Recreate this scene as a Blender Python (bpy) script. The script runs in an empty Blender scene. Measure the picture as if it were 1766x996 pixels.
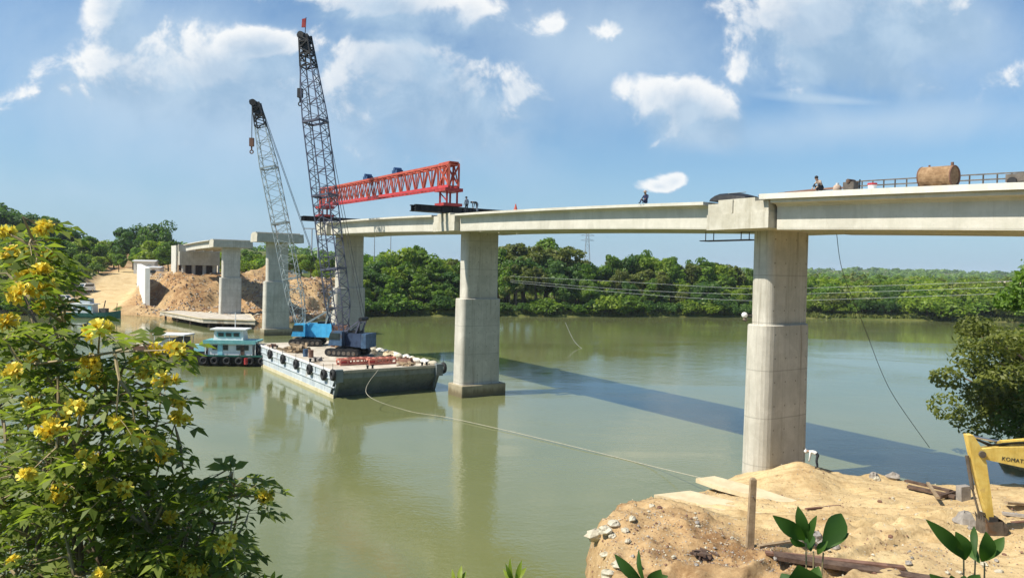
import bpy, bmesh, math, random
import numpy as np
from mathutils import Vector, Matrix, Quaternion

R = math.radians
sc = bpy.context.scene
COL = sc.collection

# ------------------------------------------------------------------ camera
H = 13.5
F = 1275.4                       # focal length in photo pixels (26 mm on a 36 mm sensor, 1766 px wide)
PITCH, ROLL = R(1.48), R(1.15)
f0 = Vector((0, math.cos(PITCH), -math.sin(PITCH)))
r0 = Vector((1, 0, 0))
u0 = Vector((0, math.sin(PITCH), math.cos(PITCH)))
CR = r0 * math.cos(ROLL) + u0 * math.sin(ROLL)
CU = u0 * math.cos(ROLL) - r0 * math.sin(ROLL)
CAM = Vector((0, 0, H))
cam_d = bpy.data.cameras.new('camera')
cam_d.sensor_width = 36.0
cam_d.lens = 26.0
cam_d.clip_start = 0.1
cam_d.clip_end = 20000
cam = bpy.data.objects.new('camera', cam_d)
COL.objects.link(cam)
M = Matrix((CR, CU, -f0)).transposed().to_4x4()
M.translation = CAM
cam.matrix_world = M
sc.camera = cam

def ray(px, py):
    return CR * ((px - 883) / F) - CU * ((py - 498) / F) + f0
def pz(px, py, z):               # where the line of sight meets the level z
    d = ray(px, py); t = (z - H) / d.z
    return CAM + d * t
def py_(px, py, y):              # where the line of sight meets the plane Y = y
    d = ray(px, py)
    return CAM + d * (y / d.y)

# ------------------------------------------------------------------ sun, sky, exposure
SUN_EL = R(50.5)
sh = Vector((-0.94, -0.34, 0)).normalized()
SUN = Vector((sh.x * math.cos(SUN_EL), sh.y * math.cos(SUN_EL), math.sin(SUN_EL)))
sun_d = bpy.data.lights.new('sun', 'SUN')
sun_d.energy = 5.0
sun_d.angle = R(0.55)
sun_d.color = (1.0, 0.93, 0.80)
sun = bpy.data.objects.new('sun', sun_d)
sun.rotation_euler = SUN.to_track_quat('Z', 'Y').to_euler()
sun.location = (0, 0, 60)
COL.objects.link(sun)

sc.view_settings.view_transform = 'Standard'
sc.view_settings.look = 'None'
sc.view_settings.gamma = 1.0
sc.view_settings.exposure = 0.5
sc.cycles.use_denoising = True
sc.cycles.max_bounces = 8
sc.cycles.diffuse_bounces = 3
sc.cycles.glossy_bounces = 3
sc.cycles.transparent_max_bounces = 6
sc.cycles.caustics_reflective = False
sc.cycles.caustics_refractive = False

world = bpy.data.worlds.new('World')
sc.world = world
world.use_nodes = True
WT = world.node_tree

class NT:
    """little helper for writing node trees"""
    def __init__(s, tree): s.t = tree
    def n(s, typ, **kw):
        nd = s.t.nodes.new(typ)
        for k, v in kw.items(): setattr(nd, k, v)
        return nd
    def put(s, sock, v):
        if hasattr(v, 'is_output') or isinstance(v, bpy.types.NodeSocket): s.t.links.new(v, sock)
        else: sock.default_value = v
    def math(s, op, a, b=0.0, c=None, clamp=False):
        nd = s.n('ShaderNodeMath', operation=op); nd.use_clamp = clamp
        s.put(nd.inputs[0], a); s.put(nd.inputs[1], b)
        if c is not None: s.put(nd.inputs[2], c)
        return nd.outputs[0]
    def mix(s, fac, a, b, mode='MIX'):
        nd = s.n('ShaderNodeMix', data_type='RGBA', blend_type=mode)
        s.put(nd.inputs[0], fac); s.put(nd.inputs[6], a); s.put(nd.inputs[7], b)
        return nd.outputs[2]
    def noise(s, vec, scale, detail=4, rough=0.55, dist=0.0):
        nd = s.n('ShaderNodeTexNoise')
        s.put(nd.inputs['Vector'], vec)
        nd.inputs['Scale'].default_value = scale; nd.inputs['Detail'].default_value = detail
        nd.inputs['Roughness'].default_value = rough; nd.inputs['Distortion'].default_value = dist
        return nd.outputs[0]
    def step(s, v, lo, hi, a=0.0, b=1.0, smooth=True):
        nd = s.n('ShaderNodeMapRange', interpolation_type='SMOOTHSTEP' if smooth else 'LINEAR')
        s.put(nd.inputs[0], v)
        for i, x in enumerate((lo, hi, a, b)): nd.inputs[i + 1].default_value = x
        return nd.outputs[0]
    def scalev(s, vec, sx, sy, sz):
        nd = s.n('ShaderNodeVectorMath', operation='MULTIPLY')
        s.put(nd.inputs[0], vec); nd.inputs[1].default_value = (sx, sy, sz)
        return nd.outputs[0]

def dirab(px, py):
    d = ray(px, py)
    return d.x / d.y, d.z / d.y

# field of the cumulus: ellipses broken up by noise, given as a node group of a position on the sky
CUMULUS = [  # px, py, rx, ry, angle, strength
    (1445, 55, 225, 135, 0, 1.35),
    (1185, 192, 110, 70, 8, 1.1), (1165, 312, 40, 22, -12, 0.62), (1135, 322, 46, 15, 0, 0.6), (1425, 174, 110, 10, 2, 0.45),
    (360, 135, 340, 95, 2, 0.95), (190, 15, 50, 90, 25, 0.75), (450, 85, 150, 45, -5, 0.9),
    (720, 150, 250, 115, 22, 1.15), (650, 10, 240, 60, 5, 1.05), (890, 165, 50, 48, 0, 0.7), (40, 165, 90, 34, -20, 0.55),
    (760, 262, 110, 28, 25, 0.6), (610, 190, 160, 60, 35, 0.7),
    (1660, 75, 55, 36, -20, 0.45), (1725, 140, 65, 44, 0, 0.5), (1040, 55, 40, 22, 0, 0.45), (955, 48, 40, 34, 0, 0.45)]
VEIL = [(1040, 90, 260, 150, 10, 0.9), (330, 150, 420, 170, 5, 0.95), (1500, 215, 420, 50, -6, 0.75),
        (760, 230, 260, 70, 20, 0.55), (1430, 172, 150, 11, 3, 0.8), (120, 330, 330, 50, 0, 0.3), (1650, 60, 260, 160, 0, 0.6), (880, 380, 900, 40, 0, 0.3)]

def field_group(name, ells, amp, nscale, detail):
    g = bpy.data.node_groups.new(name, 'ShaderNodeTree')
    g.interface.new_socket('Vector', in_out='INPUT', socket_type='NodeSocketVector')
    g.interface.new_socket('Value', in_out='OUTPUT', socket_type='NodeSocketFloat')
    T = NT(g)
    gi = T.n('NodeGroupInput'); go = T.n('NodeGroupOutput')
    v = gi.outputs[0]
    best = None
    for (px, py, rx, ry, ang, st) in ells:
        ca, cb = dirab(px, py)
        mp = T.n('ShaderNodeMapping', vector_type='TEXTURE')
        mp.inputs['Location'].default_value = (ca, cb, 0)
        mp.inputs['Rotation'].default_value = (0, 0, R(-ang))
        mp.inputs['Scale'].default_value = (rx / F, ry / F, 1)
        T.put(mp.inputs['Vector'], v)
        ln = T.n('ShaderNodeVectorMath', operation='LENGTH'); T.put(ln.inputs[0], mp.outputs[0])
        e = T.math('MULTIPLY', T.math('SUBTRACT', 1.25, ln.outputs['Value']), st)
        best = e if best is None else T.math('SMOOTH_MAX', best, e, 0.12)
    nz = T.noise(v, nscale, detail, 0.6, 0.35)
    n2 = T.noise(v, nscale * 0.33, 3, 0.5, 0.2)
    tot = T.math('ADD', T.math('MULTIPLY', T.math('SUBTRACT', nz, 0.5), amp), T.math('MULTIPLY', T.math('SUBTRACT', n2, 0.5), amp * 0.8))
    T.put(go.inputs[0], T.math('ADD', best, tot))
    return g

def build_sky():
    T = NT(WT)
    WT.nodes.clear()
    out = T.n('ShaderNodeOutputWorld'); bg = T.n('ShaderNodeBackground')
    bg.inputs['Strength'].default_value = 0.085
    T.t.links.new(bg.outputs[0], out.inputs[0])
    sky = T.n('ShaderNodeTexSky', sky_type='NISHITA')
    sky.sun_disc = False
    sky.sun_elevation = SUN_EL
    sky.sun_rotation = math.atan2(sh.x, sh.y) % (2 * math.pi)
    sky.altitude = 50; sky.air_density = 1.0; sky.dust_density = 1.2; sky.ozone_density = 1.6
    tc = T.n('ShaderNodeTexCoord')
    sp = T.n('ShaderNodeSeparateXYZ'); T.put(sp.inputs[0], tc.outputs['Generated'])
    yy = T.math('MAXIMUM', sp.outputs[1], 0.08)
    cb = T.n('ShaderNodeCombineXYZ')
    T.put(cb.inputs[0], T.math('DIVIDE', sp.outputs[0], yy)); T.put(cb.inputs[1], T.math('DIVIDE', sp.outputs[2], yy))
    v = cb.outputs[0]
    front = T.step(sp.outputs[1], 0.1, 0.35)
    gc = field_group('cumulus_field', CUMULUS, 1.5, 12.0, 10.0)
    gv = field_group('veil_field', VEIL, 0.9, 6.0, 6.0)
    def use(g, vec):
        nd = T.n('ShaderNodeGroup'); nd.node_tree = g; T.put(nd.inputs[0], vec); return nd.outputs[0]
    off = T.n('ShaderNodeVectorMath', operation='ADD'); T.put(off.inputs[0], v); off.inputs[1].default_value = (-0.018, 0.024, 0)
    c0, c1 = use(gc, v), use(gc, off.outputs[0])
    lit = T.step(T.math('SUBTRACT', c0, c1), -0.04, 0.36)
    lit = T.math('MULTIPLY', lit, T.step(c0, 1.25, 0.45, 0.18, 1.0))
    dens = T.math('MULTIPLY', T.math('ADD', T.math('MULTIPLY', T.step(c0, 0.14, 0.46), lit), T.math('MULTIPLY', T.step(c0, 0.05, 1.0), T.math('SUBTRACT', 1.0, lit))), front)
    veil = T.math('MULTIPLY', T.step(use(gv, v), -0.1, 1.1, 0.0, 0.80), front)
    hz = T.step(sp.outputs[2], 0.24, -0.02, 0.0, 0.75)
    tint = T.mix(1.0, sky.outputs[0], SKY_TINT, 'MULTIPLY')
    s0 = T.mix(hz, tint, HZ_COL)
    s1 = T.mix(veil, s0, VEIL_COL)
    bil = T.step(T.noise(v, 9.0, 7, 0.62, 0.4), 0.36, 0.68)
    ccol = T.mix(lit, T.mix(T.math('MULTIPLY', bil, 0.75), CLOUD_SHADE, VEIL_COL), CLOUD_LIT)
    s2 = T.mix(T.math('MULTIPLY', dens, 0.93), s1, ccol)
    T.put(bg.inputs['Color'], s2)

SKY_TINT = (0.72, 1.0, 1.18, 1)
HZ_COL = (3.5, 5.1, 6.6, 1)
VEIL_COL = (4.5, 5.8, 7.1, 1)
CLOUD_SHADE = (2.75, 4.15, 5.8, 1)
CLOUD_LIT = (8.2, 8.3, 8.3, 1)
build_sky()

# ------------------------------------------------------------------ mesh and object helpers
def world_loc(o):
    v = Vector((0, 0, 0))
    while o is not None:
        v += o.location; o = o.parent
    return v

class MB:
    """collects shapes in world coordinates and links them as one mesh object"""
    def __init__(s): s.v = []; s.f = []; s.mi = []
    def add(s, vs, fs, m=0):
        b = len(s.v)
        s.v.extend([tuple(x) for x in vs]); s.f.extend([tuple(b + i for i in q) for q in fs]); s.mi.extend([m] * len(fs))
    def hexa(s, p, m=0):         # 8 points, bottom ring then top ring
        s.add(p, [(0, 3, 2, 1), (4, 5, 6, 7), (0, 1, 5, 4), (1, 2, 6, 5), (2, 3, 7, 6), (3, 0, 4, 7)], m)
    def box(s, c, size, ax=(1, 0, 0), up=(0, 0, 1), m=0):
        ax = Vector(ax).normalized(); up = Vector(up); ay = up.cross(ax).normalized(); up = ax.cross(ay)
        c = Vector(c); a, b, h = ax * size[0] / 2, ay * size[1] / 2, up * size[2] / 2
        s.hexa([c - a - b - h, c + a - b - h, c + a + b - h, c - a + b - h, c - a - b + h, c + a - b + h, c + a + b + h, c - a + b + h], m)
    def bar(s, p0, p1, w, h=None, m=0):
        p0, p1 = Vector(p0), Vector(p1); d = p1 - p0
        if d.length < 1e-6: return
        up = Vector((0, 0, 1)) if abs(d.normalized().z) < 0.95 else Vector((0, 1, 0))
        s.box((p0 + p1) / 2, (d.length, w, h or w), d, up, m)
    def tube(s, pts, r, n=6, m=0, cap=True):
        pts = [Vector(p) for p in pts]; k = len(pts)
        rr = r if hasattr(r, '__len__') else [r] * k
        ref = None; b = len(s.v)
        for i, p in enumerate(pts):
            d = (pts[min(i + 1, k - 1)] - pts[max(i - 1, 0)]).normalized()
            if ref is None: ref = Vector((0, 0, 1)) if abs(d.z) < 0.9 else Vector((1, 0, 0))
            x = d.cross(ref).normalized(); y = d.cross(x); ref = -y if False else ref
            for j in range(n):
                a = 2 * math.pi * j / n
                s.v.append(tuple(p + x * math.cos(a) * rr[i] + y * math.sin(a) * rr[i]))
        for i in range(k - 1):
            for j in range(n):
                j2 = (j + 1) % n
                s.f.append((b + i * n + j, b + i * n + j2, b + (i + 1) * n + j2, b + (i + 1) * n + j)); s.mi.append(m)
        if cap:
            s.f.append(tuple(b + j for j in range(n))[::-1]); s.f.append(tuple(b + (k - 1) * n + j for j in range(n))); s.mi += [m, m]
    def rings(s, rings, m=0, cap=True):     # loft between rings of equal length
        n = len(rings[0]); b = len(s.v)
        for r in rings: s.v.extend([tuple(p) for p in r])
        for i in range(len(rings) - 1):
            for j in range(n):
                j2 = (j + 1) % n
                s.f.append((b + i * n + j, b + i * n + j2, b + (i + 1) * n + j2, b + (i + 1) * n + j)); s.mi.append(m)
        if cap:
            s.f.append(tuple(b + j for j in range(n))[::-1]); s.f.append(tuple(b + (len(rings) - 1) * n + j for j in range(n))); s.mi += [m, m]
    def prism(s, poly, z0, z1, m=0):
        s.rings([[(x, y, z0) for x, y in poly], [(x, y, z1) for x, y in poly]], m)
    def torus(s, c, axis, R_, r_, n=14, k=7, m=0):
        axis = Vector(axis).normalized(); ref = Vector((0, 0, 1)) if abs(axis.z) < 0.9 else Vector((1, 0, 0))
        x = axis.cross(ref).normalized(); y = axis.cross(x); c = Vector(c); b = len(s.v)
        for i in range(n):
            a = 2 * math.pi * i / n; d = x * math.cos(a) + y * math.sin(a)
            for j in range(k):
                q = 2 * math.pi * j / k
                s.v.append(tuple(c + d * (R_ + r_ * math.cos(q)) + axis * r_ * math.sin(q)))
        for i in range(n):
            for j in range(k):
                i2, j2 = (i + 1) % n, (j + 1) % k
                s.f.append((b + i * k + j, b + i2 * k + j, b + i2 * k + j2, b + i * k + j2)); s.mi.append(m)
    def ball(s, c, r, n=10, k=7, m=0, jit=0.0, rnd=None):
        rx, ry, rz = r if hasattr(r, '__len__') else (r, r, r)
        rings = []
        for i in range(k + 1):
            t = math.pi * i / k; ring = []
            for j in range(n):
                a = 2 * math.pi * j / n
                q = 1 + (rnd.uniform(-jit, jit) if rnd else 0)
                st = max(math.sin(t), 0.02)
                ring.append((c[0] + rx * st * math.cos(a) * q, c[1] + ry * st * math.sin(a) * q, c[2] - rz * math.cos(t) * q))
            rings.append(ring)
        s.rings(rings, m)
    def build(s, name, mats, parent=None, smooth=False, loc=None):
        me = bpy.data.meshes.new(name)
        L = world_loc(parent) if parent is not None else Vector(loc or (0, 0, 0))
        me.from_pydata([(x - L.x, y - L.y, z - L.z) for x, y, z in s.v], [], s.f)
        for mt in (mats if isinstance(mats, (list, tuple)) else [mats]): me.materials.append(mt)
        me.polygons.foreach_set('material_index', s.mi)
        if smooth: me.polygons.foreach_set('use_smooth', [True] * len(me.polygons))
        bm = bmesh.new(); bm.from_mesh(me); bmesh.ops.recalc_face_normals(bm, faces=bm.faces); bm.to_mesh(me); bm.free()
        me.update()
        o = bpy.data.objects.new(name, me); COL.objects.link(o)
        if parent is not None: o.parent = parent
        else: o.location = L
        return o

def quads_mesh(name, V, n_per, mats, attr=None, smooth=False, matidx=None):
    """numpy verts (n*n_per, 3) as separate n-gons"""
    me = bpy.data.meshes.new(name)
    nv = len(V); nf = nv // n_per
    me.vertices.add(nv); me.vertices.foreach_set('co', np.ascontiguousarray(V, dtype=np.float32).ravel())
    me.loops.add(nv); me.loops.foreach_set('vertex_index', np.arange(nv, dtype=np.int32))
    me.polygons.add(nf)
    me.polygons.foreach_set('loop_start', np.arange(0, nv, n_per, dtype=np.int32))
    me.polygons.foreach_set('loop_total', np.full(nf, n_per, dtype=np.int32))
    for mt in (mats if isinstance(mats, (list, tuple)) else [mats]): me.materials.append(mt)
    if matidx is not None: me.polygons.foreach_set('material_index', np.asarray(matidx, dtype=np.int32))
    if attr is not None:
        a = me.attributes.new('tint', 'FLOAT', 'POINT'); a.data.foreach_set('value', np.ascontiguousarray(attr, dtype=np.float32))
    me.update(); me.validate()
    return me

def tag(o, label, cat, group=None, kind=None):
    if label: o['label'] = label
    if cat: o['category'] = cat
    if group: o['group'] = group
    if kind: o['kind'] = kind
    return o
def thing(name, label, cat, loc, group=None):
    o = bpy.data.objects.new(name, None); COL.objects.link(o); o.location = Vector(loc)
    o.empty_display_size = 0.3
    return tag(o, label, cat, group)
def obj_from(me, name, parent=None, loc=(0, 0, 0)):
    o = bpy.data.objects.new(name, me); COL.objects.link(o); o.location = loc
    if parent is not None: o.parent = parent
    return o
def dup(root, loc, rz=0.0, scale=None, label=None, group=None, cat=None):
    kids = {}
    for c in ALLKIDS(root): kids.setdefault(c.parent, []).append(c)
    def cp(o, par):
        c = o.copy(); COL.objects.link(c)
        if par is not None: c.parent = par
        for k in kids.get(o, []): cp(k, c)
        return c
    r = cp(root, None); r.location = loc; r.rotation_euler = (0, 0, rz)
    if scale is not None: r.scale = scale if hasattr(scale, '__len__') else (scale,) * 3
    if label: r['label'] = label
    if group: r['group'] = group
    if cat: r['category'] = cat
    return r
def ALLKIDS(o):
    out = []
    for c in o.children:
        out.append(c); out.extend(ALLKIDS(c))
    return out

# ------------------------------------------------------------------ materials
def new_mat(name):
    m = bpy.data.materials.new(name); m.use_nodes = True
    nt = m.node_tree; nt.nodes.clear(); T = NT(nt)
    out = T.n('ShaderNodeOutputMaterial'); b = T.n('ShaderNodeBsdfPrincipled')
    nt.links.new(b.outputs[0], out.inputs[0])
    return m, T, b, out
def c4(c): return (c[0], c[1], c[2], 1)
def surf(name, c1, c2, scale=2.0, rough=0.7, metal=0.0, bump=0.0, bscale=None, streak=0.0, c3=None, lo=0.35, hi=0.65, spec=0.4):
    """two-tone noisy surface with optional vertical streaks and a third stain colour"""
    m, T, b, out = new_mat(name)
    tc = T.n('ShaderNodeTexCoord'); v = tc.outputs['Object']
    col = T.mix(T.step(T.noise(v, scale, 6, 0.65), lo, hi), c4(c1), c4(c2))
    if streak:
        st = T.noise(T.scalev(v, 3.0, 3.0, 0.12), 1.4, 5, 0.7)
        col = T.mix(T.step(st, 0.5, 0.72, 0, streak), col, c4([x * 0.45 for x in c1]))
    if c3: col = T.mix(T.step(T.noise(v, scale * 0.37 + 0.13, 5, 0.6, 0.6), 0.56, 0.72), col, c4(c3))
    T.put(b.inputs['Base Color'], col)
    b.inputs['Roughness'].default_value = rough; b.inputs['Metallic'].default_value = metal
    b.inputs['Specular IOR Level'].default_value = spec
    if bump:
        bp = T.n('ShaderNodeBump'); bp.inputs['Strength'].default_value = bump; bp.inputs['Distance'].default_value = 0.05
        T.put(bp.inputs['Height'], T.noise(v, bscale or scale * 4, 5, 0.6)); T.put(b.inputs['Normal'], bp.outputs[0])
    return m

def concrete(name, c1, c2, lift=2.4, streak=0.5, wet=True):
    m, T, b, out = new_mat(name)
    g = T.n('ShaderNodeNewGeometry'); v = g.outputs['Position']
    sp = T.n('ShaderNodeSeparateXYZ'); T.put(sp.inputs[0], v)
    col = T.mix(T.step(T.noise(v, 0.9, 7, 0.68), 0.3, 0.7), c4(c1), c4(c2))
    st = T.noise(T.scalev(v, 2.2, 2.2, 0.09), 1.3, 6, 0.75)
    col = T.mix(T.step(st, 0.48, 0.74, 0, streak), col, c4([c1[0] * 0.52, c1[1] * 0.48, c1[2] * 0.42]))
    if lift:                        # faint construction joints between pours
        fr = T.math('FRACT', T.math('DIVIDE', T.math('ADD', sp.outputs[2], T.math('MULTIPLY', T.noise(v, 1.5, 2), 0.05)), lift))
        ln = T.math('LESS_THAN', T.math('ABSOLUTE', T.math('SUBTRACT', fr, 0.5)), 0.012)
        col = T.mix(T.math('MULTIPLY', ln, 0.45), col, c4([x * 0.45 for x in c1]))
        band = T.step(T.noise(T.scalev(v, 0.02, 0.02, 1.0 / lift), 2.0, 0), 0.35, 0.65, 0, 0.25)
        col = T.mix(band, col, c4([x * 0.75 for x in c1]))
    if lift:                        # tie holes left by the formwork
        def along(d):
            dt = T.n('ShaderNodeVectorMath', operation='DOT_PRODUCT'); T.put(dt.inputs[0], v); dt.inputs[1].default_value = d; return dt.outputs['Value']
        def cell(q, w): return T.math('MULTIPLY', T.math('SUBTRACT', T.math('FRACT', T.math('DIVIDE', q, w)), 0.5), w)
        a_ = cell(along((-0.834, -0.552, 0)), 1.05); z_ = cell(sp.outputs[2], 1.5)
        hole = T.math('LESS_THAN', T.math('ADD', T.math('MULTIPLY', a_, a_), T.math('MULTIPLY', z_, z_)), 0.0032)
        col = T.mix(T.math('MULTIPLY', hole, 0.55), col, (0.10, 0.085, 0.06, 1))
    if wet:                         # tide mark of the river
        wz = T.math('ADD', sp.outputs[2], T.math('MULTIPLY', T.noise(T.scalev(v, 1.5, 1.5, 0.3), 1.5, 4), 1.2))
        col = T.mix(T.step(wz, 1.7, 0.9, 0, 0.75), col, (0.10, 0.075, 0.035, 1))
    s2 = T.noise(T.scalev(v, 4.5, 4.5, 0.05), 1.7, 4, 0.7)
    col = T.mix(T.step(s2, 0.60, 0.70, 0, streak * 0.9), col, c4([min(x * 1.25, 0.8) for x in c2]))
    pt = T.noise(v, 0.45, 2, 0.4)
    col = T.mix(T.step(pt, 0.56, 0.60, 0, 0.28), col, c4([c1[0] * 0.70, c1[1] * 0.69, c1[2] * 0.66]))
    pits = T.step(T.noise(v, 14, 2, 0.5), 0.68, 0.74, 0, 0.5)
    col = T.mix(pits, col, c4([x * 0.5 for x in c1]))
    T.put(b.inputs['Base Color'], col); b.inputs['Roughness'].default_value = 0.85; b.inputs['Specular IOR Level'].default_value = 0.25
    bp = T.n('ShaderNodeBump'); bp.inputs['Strength'].default_value = 0.35; bp.inputs['Distance'].default_value = 0.03
    T.put(bp.inputs['Height'], T.noise(v, 9, 5, 0.6)); T.put(b.inputs['Normal'], bp.outputs[0])
    return m

def leafmat(name, dark, light, warm, trans=0.35, rough=0.5, vary=0.25):
    m, T, b, out = new_mat(name)
    at = T.n('ShaderNodeAttribute', attribute_name='tint'); oi = T.n('ShaderNodeObjectInfo')
    col = T.mix(at.outputs['Fac'], c4(dark), c4(light))
    col = T.mix(T.math('MULTIPLY', oi.outputs['Random'], vary), col, c4(warm))
    T.put(b.inputs['Base Color'], col); b.inputs['Roughness'].default_value = rough; b.inputs['Specular IOR Level'].default_value = 0.3
    tr = T.n('ShaderNodeBsdfTranslucent'); T.put(tr.inputs[0], T.mix(1.0, col, (1.5, 1.6, 0.7, 1), 'MULTIPLY'))
    mx = T.n('ShaderNodeMixShader'); mx.inputs[0].default_value = trans
    T.t.links.new(b.outputs[0], mx.inputs[1]); T.t.links.new(tr.outputs[0], mx.inputs[2]); T.t.links.new(mx.outputs[0], out.inputs[0])
    return m

MT = {}
MT['pier'] = concrete('pier_concrete', (0.455, 0.43, 0.37), (0.585, 0.555, 0.485), 3.0, 0.85)
MT['girder'] = concrete('girder_concrete', (0.52, 0.50, 0.43), (0.62, 0.59, 0.52), 0, 0.22, False)
MT['crosshead'] = concrete('crosshead_concrete', (0.43, 0.40, 0.32), (0.56, 0.53, 0.45), 0, 0.45, False)
MT['cap'] = concrete('cap_concrete', (0.28, 0.24, 0.16), (0.38, 0.33, 0.23), 0, 0.5)
MT['slab'] = concrete('slab_concrete', (0.60, 0.58, 0.52), (0.68, 0.66, 0.60), 0, 0.25, False)
MT['white_wall'] = surf('white_wall', (0.66, 0.64, 0.58), (0.74, 0.72, 0.66), 0.5, 0.8, streak=0.25)
MT['blue_steel'] = surf('blue_grey_steel', (0.065, 0.070, 0.105), (0.13, 0.135, 0.185), 1.2, 0.5, 0.3)
MT['teal_steel'] = surf('pale_teal_steel', (0.27, 0.33, 0.34), (0.42, 0.46, 0.45), 1.2, 0.5, 0.2, c3=(0.30, 0.22, 0.15))
MT['black_steel'] = surf('black_steel', (0.012, 0.012, 0.013), (0.03, 0.03, 0.03), 3, 0.55, 0.3)
MT['dark_brown_steel'] = surf('brown_black_steel', (0.025, 0.017, 0.013), (0.06, 0.04, 0.03), 3, 0.7, 0.2)
MT['red_steel'] = surf('red_paint', (0.42, 0.030, 0.040), (0.52, 0.060, 0.060), 1.5, 0.5, 0.0, c3=(0.42, 0.13, 0.06))
MT['salmon'] = surf('faded_red_paint', (0.50, 0.16, 0.11), (0.62, 0.26, 0.19), 2.5, 0.7, c3=(0.34, 0.08, 0.06))
MT['dark_red'] = surf('dark_red_paint', (0.30, 0.02, 0.025), (0.40, 0.05, 0.04), 2, 0.55)
MT['orange_red'] = surf('orange_red_paint', (0.40, 0.060, 0.040), (0.48, 0.11, 0.065), 1.5, 0.65, c3=(0.27, 0.075, 0.05))
MT['blue_paint'] = surf('deep_blue_paint', (0.02, 0.05, 0.13), (0.04, 0.09, 0.20), 2, 0.45)
MT['sky_blue_paint'] = surf('sky_blue_paint', (0.04, 0.34, 0.66), (0.07, 0.43, 0.74), 1.5, 0.5, streak=0.35, c3=(0.08, 0.28, 0.46))
MT['navy'] = surf('navy_paint', (0.015, 0.025, 0.055), (0.03, 0.05, 0.10), 2, 0.5)
MT['steel_blue'] = surf('steel_blue_paint', (0.035, 0.075, 0.14), (0.07, 0.13, 0.22), 2, 0.5, streak=0.5, c3=(0.09, 0.07, 0.06))
MT['rust'] = surf('rusty_steel', (0.20, 0.115, 0.055), (0.34, 0.22, 0.12), 3.0, 0.9, 0.0, 0.4, c3=(0.12, 0.065, 0.035))
MT['rust_brown'] = surf('rust_brown', (0.14, 0.07, 0.045), (0.21, 0.115, 0.08), 1.5, 0.85, c3=(0.09, 0.05, 0.035))
MT['hull'] = surf('pale_hull_paint', (0.40, 0.45, 0.49), (0.54, 0.58, 0.60), 0.9, 0.65, streak=0.75, c3=(0.33, 0.29, 0.22))
MT['hull_shaded'] = surf('shaded_hull_paint', (0.15, 0.18, 0.19), (0.21, 0.24, 0.245), 0.8, 0.65, streak=0.7, c3=(0.13, 0.10, 0.07))  # hull paint darkened: the shade of the bow face is in the colour
MT['hull_line'] = surf('waterline_stain', (0.50, 0.44, 0.28), (0.58, 0.52, 0.36), 1.0, 0.8)
MT['deck'] = surf('dusty_deck', (0.38, 0.33, 0.26), (0.54, 0.49, 0.41), 0.6, 0.9, 0, 0.4, 6, c3=(0.27, 0.21, 0.15))
MT['rubber'] = surf('rubber', (0.012, 0.012, 0.013), (0.025, 0.025, 0.026), 4, 0.8)
MT['sack'] = surf('white_sacks', (0.62, 0.59, 0.52), (0.74, 0.71, 0.65), 2, 0.9, 0, 0.4)
MT['white_paint'] = surf('white_paint', (0.70, 0.71, 0.70), (0.78, 0.78, 0.76), 2, 0.45, streak=0.2)
MT['teal_paint'] = surf('teal_paint', (0.12, 0.36, 0.38), (0.20, 0.46, 0.46), 2, 0.5, streak=0.2)
MT['cyan_paint'] = surf('cyan_paint', (0.25, 0.60, 0.70), (0.40, 0.70, 0.76), 2, 0.5)
MT['green_paint'] = surf('dark_green_paint', (0.02, 0.11, 0.085), (0.035, 0.15, 0.12), 2, 0.5)
MT['glass'] = surf('dark_glass', (0.02, 0.03, 0.035), (0.035, 0.05, 0.055), 2, 0.08, spec=0.6)
MT['yellow'] = surf('machine_yellow', (0.62, 0.42, 0.085), (0.72, 0.54, 0.15), 2.2, 0.55, 0, 0.1, streak=0.35, c3=(0.42, 0.26, 0.10))
MT['chrome'] = surf('chrome_rod', (0.6, 0.6, 0.6), (0.7, 0.7, 0.7), 3, 0.2, 0.9)
MT['iron'] = surf('worn_iron', (0.10, 0.085, 0.07), (0.17, 0.145, 0.12), 2.5, 0.6, 0.4, 0.3, c3=(0.16, 0.09, 0.05))
MT['timber'] = surf('grey_timber', (0.24, 0.17, 0.10), (0.36, 0.27, 0.17), 2.5, 0.85, 0, 0.4, streak=0.3)
MT['pale_timber'] = surf('pale_timber', (0.50, 0.40, 0.25), (0.60, 0.50, 0.33), 1.2, 0.9, 0, 0.3)
MT['dark_timber'] = surf('dark_timber', (0.06, 0.035, 0.025), (0.13, 0.085, 0.06), 2.5, 0.9, 0, 0.4)
MT['stone'] = surf('pale_stone', (0.40, 0.36, 0.27), (0.52, 0.48, 0.38), 2.2, 0.9, 0, 0.5, 6)
MT['grey_stone'] = surf('grey_stone', (0.22, 0.20, 0.18), (0.33, 0.30, 0.27), 2.2, 0.9, 0, 0.5, 6)
MT['rope'] = surf('rope', (0.33, 0.30, 0.23), (0.45, 0.42, 0.33), 6, 0.9)
MT['cable'] = surf('dark_cable', (0.05, 0.055, 0.06), (0.09, 0.09, 0.095), 6, 0.6)
MT['grey_cable'] = surf('grey_cable', (0.34, 0.37, 0.36), (0.42, 0.44, 0.43), 6, 0.6)
MT['bark'] = surf('bark', (0.12, 0.085, 0.055), (0.20, 0.15, 0.10), 3.0, 0.9, 0, 0.6, streak=0.3)
MT['stem_green'] = surf('green_stem', (0.20, 0.17, 0.08), (0.32, 0.24, 0.13), 4.0, 0.7)
MT['pole'] = surf('pole_grey', (0.28, 0.31, 0.34), (0.36, 0.39, 0.42), 2.0, 0.8)
MT['roof_red'] = surf('red_roof', (0.42, 0.20, 0.18), (0.52, 0.27, 0.25), 1.5, 0.85)
MT['roof_pink'] = surf('pink_roof', (0.60, 0.46, 0.40), (0.68, 0.54, 0.48), 1.5, 0.85)
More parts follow.
